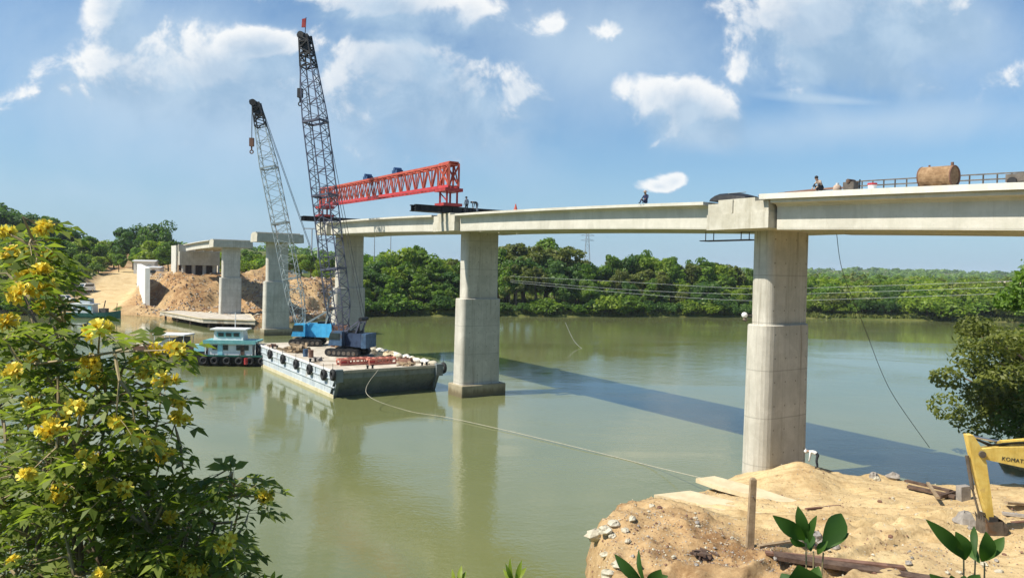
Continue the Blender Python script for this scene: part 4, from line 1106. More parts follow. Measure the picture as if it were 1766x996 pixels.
# sacks along the gunwale
rnd = random.Random(4)
for i in range(17):
    s = BS0 + 0.9 + i * 0.95 + rnd.uniform(-0.2, 0.2); p = BP0 + 0.7 + rnd.uniform(-0.15, 0.4); c = bp(s, p, DZ + 0.26)
    m = MB(); m.ball((0, 0, 0), (0.62, 0.42, 0.30), 10, 7, jit=0.09, rnd=rnd)
    an = math.atan2(UV.y, UV.x) + rnd.uniform(-0.5, 0.5); ca, sa = math.cos(an), math.sin(an)
    m.v = [(c.x + x * ca - y * sa, c.y + x * sa + y * ca, c.z + max(z, -0.24)) for x, y, z in m.v]
    tag(m.build('sandbag', MT['sack'] if i % 4 else MT['stone'], smooth=True, loc=c - Vector((0, 0, 0.25))), 'pale filled sack in the line along the barge gunwale', 'sack', 'filled sacks along the barge gunwale')
# red steel frames on the foredeck
for (s, p, L, lab) in ((47.2, 10.4, 3.6, 'red steel lifting frame lying on the barge deck, deeper one'), (46.3, 7.6, 3.2, 'faded red steel frame lying on the barge deck nearer the bow')):
    t = thing('lifting_frame', lab, 'steel frame', bp(s, p, DZ)); m = MB()
    for dz in (0.12, 0.62):
        for a in (-0.5, 0.5): m.bar(bp(s + a, p - L / 2, DZ + dz), bp(s + a, p + L / 2, DZ + dz), 0.2)
    part(m, 'long_beam', 'salmon', t)
    m = MB()
    for i in range(5):
        q = p - L / 2 + L * i / 4
        for a in (-0.5, 0.5): m.bar(bp(s + a, q, DZ + 0.22), bp(s + a, q, DZ + 0.52), 0.14)
        m.bar(bp(s - 0.4, q, DZ + 0.63), bp(s + 0.4, q, DZ + 0.63), 0.16)
    part(m, 'cross_piece', 'salmon', t)
    m = MB(); m.box(bp(s, p + L * 0.3, DZ + 0.38), (0.9, L * 0.25, 0.42), UV); part(m, 'gear_box', 'red_steel', t)
def heap(c, r, h, mat, name, label, cat, seed, bits=14, bl=1.2, bw=0.14):
    rr = random.Random(seed); m = MB(); c = Vector(c)
    m.ball(c + Vector((0, 0, 0)), (r * 0.8, r * 0.7, h * 0.7), 12, 7, jit=0.14, rnd=rr)
    for i in range(bits):
        a = rr.uniform(0, 6.28); q = c + Vector((rr.uniform(-r, r) * 0.6, rr.uniform(-r, r) * 0.5, h * rr.uniform(0.15, 0.75)))
        d = Vector((math.cos(a), math.sin(a), rr.uniform(-0.25, 0.25))) * bl * rr.uniform(0.5, 1)
        m.bar(q - d / 2, q + d / 2, bw * rr.uniform(0.7, 1.4))
    return tag(m.build(name, MT[mat], loc=c), label, cat)
heap(bp(61.5, 12.3, DZ), 1.9, 1.0, 'timber', 'timber_pile', 'brown pile of timber offcuts on the barge deck by the blue crane', 'timber pile', 3, 26, 2.4, 0.22)
heap(bp(49.5, 6.0, DZ), 1.5, 0.7, 'dark_timber', 'scrap_pile', 'dark pile of scrap beside the main crane tracks', 'scrap pile', 5, 16, 1.6)
heap(bp(46.8, 4.2, DZ), 1.7, 0.6, 'rust_brown', 'rubble_pile', 'brown rubble pile beside the line of pale sacks', 'rubble pile', 6, 14, 1.0)
heap(bp(68.5, 13.3, DZ), 0.7, 0.5, 'rust_brown', 'rope_coil', 'small brown coil heap near the far end of the barge', 'rope coil', 9, 8, 0.7)

heap(bp(52.5, 4.4, DZ), 2.0, 0.9, 'pale_timber', 'rubble_pile', 'pale sand heap on the barge deck behind the line of sacks', 'rubble pile', 16, 20, 0.8)
heap(bp(58.5, 4.2, DZ), 1.8, 0.8, 'stone', 'rubble_pile', 'pale broken stone heap beside the main crane on the barge', 'rubble pile', 18, 20, 0.8)
heap(bp(44.0, 5.6, DZ), 1.0, 0.35, 'timber', 'timber_pile', 'few loose boards near the barge bow rail', 'timber pile', 23, 9, 1.8, 0.16)
heap(bp(52.0, 12.9, DZ), 0.8, 0.5, 'grey_stone', 'rope_coil', 'grey heap of gear by the middle tyre fenders', 'gear', 27, 8, 0.9)
for i, (s, p) in enumerate(((55.2, 12.6), (56.3, 12.9), (64.5, 6.0), (65.3, 6.3))):
    m = MB(); m.tube([bp(s, p, DZ), bp(s, p, DZ + 0.88)], 0.29, 14); m.torus(bp(s, p, DZ + 0.3), (0, 0, 1), 0.29, 0.02, 14, 5); m.torus(bp(s, p, DZ + 0.6), (0, 0, 1), 0.29, 0.02, 14, 5)
    tag(m.build('oil_drum', MT[('rust_brown', 'steel_blue', 'rust', 'rust_brown')[i]], loc=bp(s, p, DZ)), ('brown oil drum standing near the side fenders of the barge', 'blue oil drum next to the brown one on the barge', 'rusty oil drum between the two cranes', 'dark brown drum next to the rusty one between the cranes')[i], 'drum')
# ------------------------------------------------------------------ crawler cranes
def crane(foot, head, hd, W, colours, label, name='crawler_crane', hook=None, hook_drop=None, house_sz=(4.4, 3.0, 1.9), nb=36, chord=0.125, pw=1.0, gz_=5.0):
    foot = Vector(foot); dv = Vector((hd[0], hd[1], 0)).normalized(); sv = Vector((-dv.y, dv.x, 0)); up = Vector((0, 0, 1))
    base = Vector((foot.x, foot.y, DZ)) - dv * 1.4
    t = thing(name, label, 'crane', base)
    P = lambda a, b, z: base + dv * a + sv * b + up * z
    for q in (-1.45, 1.45):
        m = MB(); ring = []
        for i in range(16):
            a = 2 * math.pi * i / 16; x = (1.75 if math.cos(a) > 0 else -1.75) + 0.45 * math.cos(a); ring.append((x, 0.5 + 0.45 * math.sin(a)))
        m.rings([[P(x, q - 0.33, z) for x, z in ring], [P(x, q + 0.33, z) for x, z in ring]])
        tr = part(m, 'crawler_track', 'black_steel', t)
        m = MB()
        for i in range(6): m.tube([P(-1.6 + i * 0.64, q - 0.36, 0.45), P(-1.6 + i * 0.64, q + 0.36, 0.45)], 0.24, 10)
        part(m, 'road_wheel', 'iron', tr)
    m = MB(); m.box(P(0, 0, 0.75), (2.2, 2.3, 0.5), dv); m.tube([P(0, 0, 0.95), P(0, 0, 1.2)], 0.85, 16); part(m, 'undercarriage', 'black_steel', t)
    hx, hy, hz = house_sz
    m = MB(); x0, x1 = 0.9 - hx, 0.9
    m.hexa([P(x0, -hy / 2, 1.2), P(x1, -hy / 2, 1.2), P(x1, hy / 2 - 1.0, 1.2), P(x0, hy / 2, 1.2), P(x0 + 0.15, -hy / 2 + 0.1, 1.2 + hz), P(x1 - 0.1, -hy / 2 + 0.1, 1.2 + hz), P(x1 - 0.1, hy / 2 - 1.0, 1.2 + hz), P(x0 + 0.15, hy / 2 - 0.1, 1.2 + hz)])
    h = part(m, 'machinery_house', colours[0], t)
    m = MB()
    for i in range(5): m.box(P(x0 + 0.9 + i * 0.5, -hy / 2 - 0.0, 1.2 + hz * 0.55), (0.3, 0.12, hz * 0.5), dv)
    m.box(P(x0 + 1.4, 0, 1.2 + hz + 0.12), (1.4, 1.4, 0.3), dv); m.tube([P(x0 + 0.7, 0.6, 1.2 + hz), P(x0 + 0.7, 0.6, 2.1 + hz)], 0.1, 8)
    part(m, 'engine_grille', 'black_steel', h)
    m = MB(); m.hexa([P(0.1, hy / 2 - 0.95, 1.3), P(1.9, hy / 2 - 0.95, 1.3), P(1.9, hy / 2 + 0.1, 1.3), P(0.1, hy / 2 + 0.1, 1.3), P(0.1, hy / 2 - 0.95, 3.0), P(1.5, hy / 2 - 0.95, 3.0), P(1.5, hy / 2 + 0.1, 3.0), P(0.1, hy / 2 + 0.1, 3.0)])
    cb = part(m, 'cab', colours[1], t)
    m = MB(); m.hexa([P(0.35, hy / 2 - 0.97, 2.0), P(1.85, hy / 2 - 0.97, 2.0), P(1.85, hy / 2 + 0.13, 2.0), P(0.35, hy / 2 + 0.13, 2.0), P(0.35, hy / 2 - 0.97, 2.8), P(1.62, hy / 2 - 0.97, 2.8), P(1.62, hy / 2 + 0.13, 2.8), P(0.35, hy / 2 + 0.13, 2.8)])
    part(m, 'window', 'glass', cb)
    m = MB(); m.box(P(x0 - 0.55 * pw, 0, 1.95), (1.1 * pw, hy + 0.1, 1.7), dv); part(m, 'counterweight', colours[2], t)
    bf = P(0.75, 0, 1.6); head = Vector(head)
    for q in (-0.8, 0.8):
        m = MB(); m.bar(P(x0 + 1.0, q, 1.2 + hz), P(x0 + 0.4, q, gz_), 0.18); m.bar(P(0.2, q, 1.2 + hz), P(x0 + 0.4, q, gz_), 0.16); part(m, 'gantry_leg', colours[3], t)
    m = MB(); m.tube([P(x0 + 0.4, -0.95, gz_), P(x0 + 0.4, 0.95, gz_)], 0.24, 8); part(m, 'gantry_sheave', 'black_steel', t)
    L = (head - bf).length
    def tap(f): return min(1.0, 0.35 + f * L / 7.0) * (1.0 if f < 0.74 else 1.0 - (f - 0.74) / 0.26 * 0.52)
    m = MB(); n1 = int(nb * 0.9); lattice(m, bf, bf.lerp(head, 0.9), W, W, n1, chord, sv, chord * 0.55, lambda f: tap(f * 0.9)); b_ = part(m, 'boom', colours[3], t)
    for f in (0.24, 0.48, 0.72):
        m = MB(); c = bf.lerp(head, f); w = W * tap(f) / 2
        ax = (head - bf).normalized(); sx = sv.cross(ax).normalized()
        for q in (-1, 1): m.bar(c + sx * q * w - sv * w, c + sx * q * w + sv * w, chord * 1.9); m.bar(c + sv * q * w - sx * w, c + sv * q * w + sx * w, chord * 1.9)
        part(m, 'boom_joint', colours[3], b_)
    m = MB(); w = W * tap(0.9); lattice(m, bf.lerp(head, 0.9), head, w, w * 0.72, 5, chord * 1.25, sv, chord * 1.1)
    m.bar(bf.lerp(head, 0.95), head, w * 0.62); m.tube([head - sv * 0.55 + dv * 0.35, head + sv * 0.55 + dv * 0.35], 0.45, 12); m.bar(head - dv * 0.3, head + dv * 0.9 + up * 0.3, 0.3)
    part(m, 'boom_head', 'black_steel', t)
    for q in (-0.35, 0.35):
        m = MB(); m.tube([P(x0 + 0.4, q, gz_ + 0.1), head - dv * 0.5 + sv * q], 0.035, 5); part(m, 'pendant_line', 'cable', t)
    hk = head + dv * 0.55 + Vector((0, 0, -0.2)); drop = hook_drop
    end = hk - up * drop if hook is None else Vector(hook)
    for q in (-0.12, 0.12):
        m = MB(); m.tube([hk + sv * q, end + sv * q], 0.03, 5); part(m, 'hoist_rope', 'cable', t)
    m = MB(); m.box(end - up * 0.45, (0.55, 0.5, 1.1), dv); m.tube([end - up * 1.0, end - up * 1.5], [0.12, 0.09], 8); m.torus(end - up * 1.75, sv, 0.22, 0.08, 12, 6); part(m, 'hook_block', colours[4], t)
    return t, P, head, bf
ft = bp(56.4, 8.9, DZ)
c1, P1, hd1, bf1 = crane(ft, py_(526, 62, ft.y), (-0.97, 0.25), 2.2, ('navy', 'steel_blue', 'steel_blue', 'blue_steel', 'black_steel'),
    'tall dark crawler crane with the longest lattice boom on the barge', hook_drop=6.2, house_sz=(3.3, 2.8, 1.6), pw=0.55, gz_=4.5)
m = MB(); m.tube([hd1, hd1 + Vector((0.1, 0, 2.2))], 0.05, 6); part(m, 'flag_pole', 'black_steel', c1)
m = MB(); q = hd1 + Vector((0.08, 0, 1.0)); m.hexa([q + Vector(v) for v in ((-0.5, -0.05, 0), (0, -0.05, 0), (0, 0.02, 0), (-0.5, 0.06, 0.0), (-0.45, -0.04, 1.0), (0, -0.05, 1.1), (0, 0.02, 1.1), (-0.45, 0.05, 1.0))]); part(m, 'warning_flag', 'dark_red', c1)
m = MB(); m.tube([bf1.lerp(hd1, 0.10) + Vector((-0.9, -1.1, 0)), bf1.lerp(hd1, 0.82) + Vector((-0.45, -0.9, 0))], 0.05, 5); part(m, 'luffing_rope', 'cable', c1)
ft2 = bp(69.3, 9.8, DZ)
c2, P2, hd2, bf2 = crane(ft2, py_(442, 178, ft2.y), (-0.95, -0.05), 1.95, ('sky_blue_paint', 'sky_blue_paint', 'rust_brown', 'teal_steel', 'rust_brown'),
    'crawler crane with bright blue house and pale boom at the barge end', hook_drop=4.6, house_sz=(4.4, 2.8, 1.8), nb=32, chord=0.10, pw=1.7)
m = MB(); a = P2(-2.2, -1.2, 3.0); m.tube([a, a + Vector((0.3, 0, 3.4))], 0.14, 8); m.tube([a + Vector((0.3, 0, 3.4)), a + Vector((0.9, 0, 4.1))], 0.1, 8); m.box(a + Vector((0.8, 0, 4.2)), (0.7, 0.4, 0.3)); part(m, 'exhaust_mast', 'teal_steel', c2)

# ------------------------------------------------------------------ boats
def hull_loft(m, o, ax, L, B, D, sheer=0.5, bow=0.32, stern=0.85, mi=0, below=0.6):
    """a boat hull along ax; o is amidships on the waterline"""
    ax = Vector(ax).normalized(); ay = Vector((-ax.y, ax.x, 0)); rings = []
    for i in range(13):
        f = i / 12; x = (f - 0.5) * L
        w = B / 2 * (stern + (1 - stern) * min(f / 0.2, 1)) if f < 0.2 else B / 2 * (1 - max(0, (f - (1 - bow)) / bow) ** 2.2 * 0.94)
        zt = D + sheer * max(0, (f - 0.5) * 2) ** 2 + 0.15 * sheer * max(0, (0.3 - f) / 0.3)
        P = lambda b, z: o + ax * x + ay * b + Vector((0, 0, z))
        rings.append([P(-w, zt), P(-w * 0.92, zt * 0.3), P(-w * 0.6, -below), P(w * 0.6, -below), P(w * 0.92, zt * 0.3), P(w, zt), P(w * 0.88, zt), P(w * 0.85, zt - 0.35), P(-w * 0.85, zt - 0.35), P(-w * 0.88, zt)])
    m.rings(rings, mi)
def cabin(m, o, ax, x0, x1, w, z0, z1, taper=0.06, mi=0):
    ax = Vector(ax).normalized(); ay = Vector((-ax.y, ax.x, 0)); P = lambda a, b, z: o + ax * a + ay * b + Vector((0, 0, z)); k = (z1 - z0) * taper
    m.hexa([P(x0, -w / 2, z0), P(x1, -w / 2, z0), P(x1, w / 2, z0), P(x0, w / 2, z0), P(x0 + k, -w / 2 + k, z1), P(x1 - k, -w / 2 + k, z1), P(x1 - k, w / 2 - k, z1), P(x0 + k, w / 2 - k, z1)], mi)
# tug: bow to the west
o = pz(384, 631, 0) + Vector((0, 1.6, 0)); ax = Vector((-1, -0.05, 0)).normalized(); ay = Vector((-ax.y, ax.x, 0))
def Q(a, b, z): return o + ax * a + ay * b + Vector((0, 0, z))
t = thing('work_boat', 'teal and white work boat with black hull beside the barge', 'boat', o)
m = MB(); hull_loft(m, o, ax, 12.2, 3.6, 1.45, 0.7); part(m, 'hull', 'black_steel', t)
m = MB(); m.bar(Q(-5.6, 1.78, 1.38), Q(2.6, 1.82, 1.42), 0.12, 0.2); m.bar(Q(2.6, 1.82, 1.42), Q(5.2, 0.9, 1.95), 0.12, 0.2); part(m, 'rubbing_strake', 'green_paint', t)
m = MB(); cabin(m, o, ax, -3.7, 2.1, 2.7, 1.2, 3.15, 0.02); cb = part(m, 'deckhouse', 'white_paint', t)
for x in (-2.9, -1.9, -0.2, 1.2):
    m = MB(); m.box(Q(x, 1.36, 2.45), (0.62, 0.1, 0.65), ax); part(m, 'window', 'glass', cb)
m = MB(); m.box(Q(0.5, 1.37, 2.1), (0.62, 0.1, 1.7), ax); part(m, 'door', 'cyan_paint', cb)
m = MB(); m.box(Q(-2.4, 1.37, 2.0), (0.5, 0.1, 1.5), ax); part(m, 'door', 'dark_timber', cb)
m = MB(); cabin(m, o, ax, -4.3, 2.7, 3.2, 3.15, 3.38, 0); m.bar(Q(-4.2, 1.62, 3.2), Q(2.6, 1.62, 3.2), 0.1, 0.5); part(m, 'canopy_roof', 'teal_paint', t)
for x in (-4.1, 2.4):
    m = MB(); m.bar(Q(x, 1.45, 1.3), Q(x, 1.45, 3.2), 0.09); part(m, 'post', 'white_paint', t)
m = MB(); cabin(m, o, ax, -2.4, 1.5, 2.2, 3.38, 4.75, 0.10); wh = part(m, 'wheelhouse', 'white_paint', t)
m = MB(); m.box(Q(-0.45, 1.06, 4.15), (3.0, 0.14, 0.62), ax); m.box(Q(1.42, 0, 4.15), (0.14, 1.7, 0.62), ax); part(m, 'window_band', 'teal_paint', wh)
for x in (-1.5, -0.5, 0.5):
    m = MB(); m.box(Q(x, 1.10, 4.15), (0.7, 0.14, 0.46), ax); part(m, 'window', 'glass', wh)
m = MB(); cabin(m, o, ax, -2.8, 1.9, 2.6, 4.75, 4.92, 0); part(m, 'wheelhouse_roof', 'white_paint', t)
m = MB(); m.tube([Q(-1, 0, 4.9), Q(-1, 0, 7.0)], 0.05, 6); m.bar(Q(-1, -0.6, 6.2), Q(-1, 0.6, 6.2), 0.05); part(m, 'mast', 'white_paint', t)
m = MB(); m.box(Q(3.4, 0.6, 2.3), (1.3, 0.9, 0.9), ax); part(m, 'deck_locker', 'cyan_paint', t)
for x in (-5.2, -3.6, -2.2, -0.6, 1.0, 2.4):
    m = MB(); c = Q(x, 1.98, 0.75); m.torus(c, ay, 0.38, 0.18, 16, 7); m.bar(c + Vector((0, 0, 0.5)), c + Vector((0, 0, 0.95)), 0.05)
    tag(m.build('rubber_fender', MT['rubber'], smooth=True, loc=c), 'black tyre fender hung on the side of the teal work boat', 'tyre', 'fender tyres on the work boat')
m = MB(); m.tube([Q(-3.1, 2.05, 0.35), Q(-3.1, 2.05, 1.15)], [0.26, 0.26], 10); tag(m.build('fender_drum', MT['dark_red'], loc=Q(-3.1, 2.05, 0.35)), 'red drum hung as a fender on the teal work boat', 'drum')
# rusty hopper barge behind the tug with a canopied aft end
o2 = pz(300, 611, 0) + Vector((0, 2.0, 0)); ax2 = Vector((1, -0.08, 0)).normalized(); ay2 = Vector((-ax2.y, ax2.x, 0))
def Q2(a, b, z): return o2 + ax2 * a + ay2 * b + Vector((0, 0, z))
t = thing('sand_boat', 'low rusty cargo boat with a pale canopy behind the work boat', 'boat', o2)
m = MB(); hull_loft(m, o2, ax2, 13.0, 3.6, 1.05, 0.5); part(m, 'hull', 'rust_brown', t)
m = MB(); m.box(Q2(2.6, 0, 0.9), (5.5, 2.6, 0.2), ax2); part(m, 'hold_cover', 'dark_timber', t)
m = MB(); cabin(m, o2, ax2, -3.4, 1.5, 3.2, 2.75, 2.92, 0); part(m, 'canopy_roof', 'white_paint', t)
for x in (-3.2, -0.9, 1.3):
    for y in (-1.4, 1.4): m = MB(); m.bar(Q2(x, y, 0.8), Q2(x, y, 2.75), 0.08); part(m, 'post', 'white_paint', t)
m = MB(); cabin(m, o2, ax2, -2.8, -0.6, 2.2, 0.8, 2.2, 0.03); part(m, 'engine_box', 'house_wall', t)
m = MB(); cabin(m, o2, ax2, -0.2, 1.2, 1.8, 0.8, 2.5, 0.03); part(m, 'engine_box', 'iron', t)
m = MB(); m.box(Q2(-1.0, -1.12, 1.7), (0.5, 0.08, 0.5), ax2); part(m, 'hatch', 'dark_red', t)
# green boat moored at the foot of the haul road
o3 = py_(163, 545, 177.5); o3.z = 0; ax3 = Vector((1, 0.02, 0)).normalized(); ay3 = Vector((-ax3.y, ax3.x, 0))
def Q3(a, b, z): return o3 + ax3 * a + ay3 * b + Vector((0, 0, z))
t = thing('green_boat', 'dark green boat with a white cabin moored below the haul road', 'boat', o3)
m = MB(); hull_loft(m, o3, ax3, 12.5, 3.4, 1.2, 0.7); part(m, 'hull', 'green_paint', t)
m = MB(); cabin(m, o3, ax3, -4.8, 0.2, 2.6, 1.0, 3.2, 0.03); cb = part(m, 'deckhouse', 'white_paint', t)
m = MB(); cabin(m, o3, ax3, -5.1, 0.6, 3.0, 3.2, 3.4, 0); part(m, 'canopy_roof', 'white_paint', t)
m = MB(); cabin(m, o3, ax3, -3.0, -0.6, 2.0, 3.4, 4.6, 0.05); part(m, 'wheelhouse', 'hull', t)
for x in (-3.9, -1.9):
    m = MB(); m.box(Q3(x, -1.3, 2.3), (0.8, 0.1, 0.8), ax3); part(m, 'window', 'glass', cb)
m = MB(); m.box(Q3(-0.5, -1.31, 2.0), (0.7, 0.1, 1.7), ax3); part(m, 'door', 'cyan_paint', cb)
m = MB(); m.box(Q3(2.2, 0, 1.6), (1.6, 1.6, 1.4), ax3); m.tube([Q3(2.2, 0, 2.3), Q3(2.6, 0, 4.2)], 0.12, 6); part(m, 'dredge_winch', 'iron', t)
m = MB(); m.tube([Q3(5.2, 0, 1.6), Q3(5.4, 0, 3.6)], 0.07, 6); part(m, 'bow_post', 'dark_timber', t)

# ------------------------------------------------------------------ vehicles on the haul road
def car(loc, rz, L, W, Hh, paint, label, kind='car'):
    loc = Vector(loc); ax = Vector((math.cos(rz), math.sin(rz), 0)); ay = Vector((-ax.y, ax.x, 0)); P = lambda a, b, z: loc + ax * a + ay * b + Vector((0, 0, z))
    t = thing('parked_' + ('truck' if kind == 'truck' else 'car'), label, kind, loc)
    hood = 0.52 * Hh if kind == 'car' else 0.60 * Hh
    side = [(-L / 2, 0.32), (L / 2, 0.32), (L / 2, hood * 0.85), (L / 2 - 0.15, hood), (-L / 2, hood)]
    m = MB(); m.rings([[P(x, -W / 2, z) for x, z in side], [P(x, W / 2, z) for x, z in side]]); bo = part(m, 'body', paint, t)
    k0, k1, r0_, r1 = (-L * 0.42, L * 0.22, -L * 0.30, L * 0.06) if kind == 'car' else (-L * 0.48, L * 0.28, -L * 0.46, L * 0.14)
    cabp = [(k0, hood), (k1, hood), (r1, Hh), (r0_, Hh)]
    m = MB(); m.rings([[P(x, -W / 2 + 0.1, z) for x, z in cabp], [P(x, W / 2 - 0.1, z) for x, z in cabp]]); part(m, 'cabin', paint, t)
    m = MB()
    for q in (-1, 1):
        w = [(k0 + 0.35, hood + 0.08), (k1 - 0.3, hood + 0.08), (r1 - 0.05, Hh - 0.12), (r0_ + 0.12, Hh - 0.12)]
        m.rings([[P(x, q * (W / 2 - 0.115), z) for x, z in w], [P(x, q * (W / 2 - 0.085), z) for x, z in w]])
    m.hexa([P(k1 - 0.03, -W / 2 + 0.2, hood + 0.06), P(k1 + 0.03, -W / 2 + 0.2, hood + 0.06), P(k1 + 0.03, W / 2 - 0.2, hood + 0.06), P(k1 - 0.03, W / 2 - 0.2, hood + 0.06), P(r1 + 0.03, -W / 2 + 0.25, Hh - 0.08), P(r1 + 0.09, -W / 2 + 0.25, Hh - 0.08), P(r1 + 0.09, W / 2 - 0.25, Hh - 0.08), P(r1 + 0.03, W / 2 - 0.25, Hh - 0.08)])
    part(m, 'window', 'glass', t)
    m = MB(); m.box(P(L / 2 + 0.03, 0, 0.62), (0.08, W * 0.5, 0.26), ax); m.box(P(L / 2 + 0.05, 0, 0.40), (0.12, W * 0.96, 0.18), ax); part(m, 'bumper', 'black_steel', t)
    for q in (-1, 1):
        m = MB(); m.box(P(L / 2 + 0.02, q * W * 0.38, 0.70), (0.08, 0.3, 0.18), ax); part(m, 'headlight', 'chrome', t)
    for x in (-L * 0.3, L * 0.31):
        for q in (-1, 1):
            m = MB(); m.tube([P(x, q * (W / 2 - 0.2), 0.34), P(x, q * (W / 2 + 0.02), 0.34)], 0.34, 14); wl = part(m, 'wheel', 'rubber', t)
            m = MB(); m.tube([P(x, q * (W / 2 + 0.0), 0.34), P(x, q * (W / 2 + 0.035), 0.34)], 0.19, 10); part(m, 'rim', 'chrome', wl)
    return t
def on_ground(px, py, y0=150, y1=420):
    for i in range(400):
        y = y0 + (y1 - y0) * i / 400; p = py_(px, py, y)
        if p.z <= gz(p.x, p.y): return p
    return py_(px, py, y1)
p = on_ground(147, 503, 180); car((p.x, p.y, gz(p.x, p.y)), -1.9, 5.0, 2.1, 2.3, 'white_paint', 'white truck facing the river on the haul road', 'truck')
p = on_ground(114, 519, 178); car((p.x, p.y, gz(p.x, p.y)), -0.2, 4.5, 1.8, 1.5, 'white_paint', 'low white car parked near the water below the truck', 'car')

# ------------------------------------------------------------------ people
def person(joints, radii, edges, label, loc, mats, paint, extra=None, rz=0.0):
    """one skinned body; paint(v) picks the material index of a point in body coordinates"""
    names = list(joints); idx = {n: i for i, n in enumerate(names)}
    me = bpy.data.meshes.new('body'); me.from_pydata([joints[n] for n in names], [(idx[a], idx[b]) for a, b in edges], [])
    o = bpy.data.objects.new('body', me); COL.objects.link(o)
    sk = o.modifiers.new('skin', 'SKIN'); sb = o.modifiers.new('sub', 'SUBSURF'); sb.levels = 1; sb.render_levels = 1
    for n in names:
        r = radii[n]; v = me.skin_vertices[0].data[idx[n]]; v.radius = r if hasattr(r, '__len__') else (r, r); v.use_root = (n == 'pelvis')
    dg = bpy.context.evaluated_depsgraph_get(); ev = o.evaluated_get(dg); m2 = bpy.data.meshes.new_from_object(ev)
    bpy.data.objects.remove(o)
    for mt in mats: m2.materials.append(MT[mt])
    for pl in m2.polygons: pl.material_index = paint(pl.center); pl.use_smooth = True
    t = thing('person', label, 'person', loc); t.rotation_euler = (0, 0, rz)
    obj_from(m2, 'body', t)
    for nm, mb_, mt in (extra or []):
        ob = mb_.build(nm, MT[mt], None, smooth=True); ob.parent = t; ob.location = (0, 0, 0)
    return t
def figure(pose):
    """joint positions for a 1.66 m figure facing +x"""
    if pose == 'stand':
        J = dict(pelvis=(0, 0, 0.88), spine=(0.01, 0, 1.08), chest=(0.02, 0, 1.28), neck=(0.03, 0, 1.42), head=(0.06, 0, 1.50), crown=(0.06, 0, 1.62))
        L = dict(hip=(0, .09, .84), knee=(0.03, .11, .46), ankle=(0, .11, .09), toe=(0.16, .12, .05), sho=(0.0, .18, 1.35), elb=(-0.02, .25, 1.08), wri=(0.10, .24, .86), han=(0.14, .23, .79))
    elif pose == 'bend':
        J = dict(pelvis=(0, 0, 0.86), spine=(0.17, 0, 0.97), chest=(0.36, 0, 1.00), neck=(0.50, 0, 1.00), head=(0.58, 0, 0.98), crown=(0.68, 0, 0.96))
        L = dict(hip=(0, .09, .82), knee=(0.06, .12, .45), ankle=(-0.02, .12, .09), toe=(0.14, .13, .05), sho=(0.40, .18, .98), elb=(0.42, .22, .70), wri=(0.46, .16, .46), han=(0.48, .14, .38))
    elif pose == 'sit':
        J = dict(pelvis=(0, 0, 0.14), spine=(0.03, 0, 0.34), chest=(0.07, 0, 0.54), neck=(0.10, 0, 0.68), head=(0.14, 0, 0.76), crown=(0.15, 0, 0.88))
        L = dict(hip=(0.03, .09, .13), knee=(0.38, .16, .34), ankle=(0.52, .14, .07), toe=(0.68, .15, .05), sho=(0.05, .18, .61), elb=(0.16, .25, .40), wri=(0.34, .16, .36), han=(0.41, .13, .36))
    else:                                                   # squatting
        J = dict(pelvis=(-0.10, 0, 0.24), spine=(0.02, 0, 0.42), chest=(0.14, 0, 0.58), neck=(0.22, 0, 0.70), head=(0.28, 0, 0.76), crown=(0.31, 0, 0.87))
        L = dict(hip=(-0.08, .10, .22), knee=(0.28, .17, .42), ankle=(0.02, .15, .09), toe=(0.18, .17, .05), sho=(0.13, .18, .64), elb=(0.28, .24, .42), wri=(0.42, .16, .24), han=(0.47, .13, .17))
    E = [('pelvis', 'spine'), ('spine', 'chest'), ('chest', 'neck'), ('neck', 'head'), ('head', 'crown')]
    Rr = dict(pelvis=(.13, .15), spine=(.12, .14), chest=(.12, .17), neck=.05, head=.095, crown=.075)
    lr = dict(hip=.09, knee=.06, ankle=.045, toe=.04, sho=.06, elb=.045, wri=.034, han=.03)
    for sd, sg in (('l', 1), ('r', -1)):
        for k, (x, y, z) in L.items(): J[k + sd] = (x, y * sg, z); Rr[k + sd] = lr[k]
        E += [('pelvis', 'hip' + sd), ('hip' + sd, 'knee' + sd), ('knee' + sd, 'ankle' + sd), ('ankle' + sd, 'toe' + sd), ('chest', 'sho' + sd), ('sho' + sd, 'elb' + sd), ('elb' + sd, 'wri' + sd), ('wri' + sd, 'han' + sd)]
    return J, Rr, E
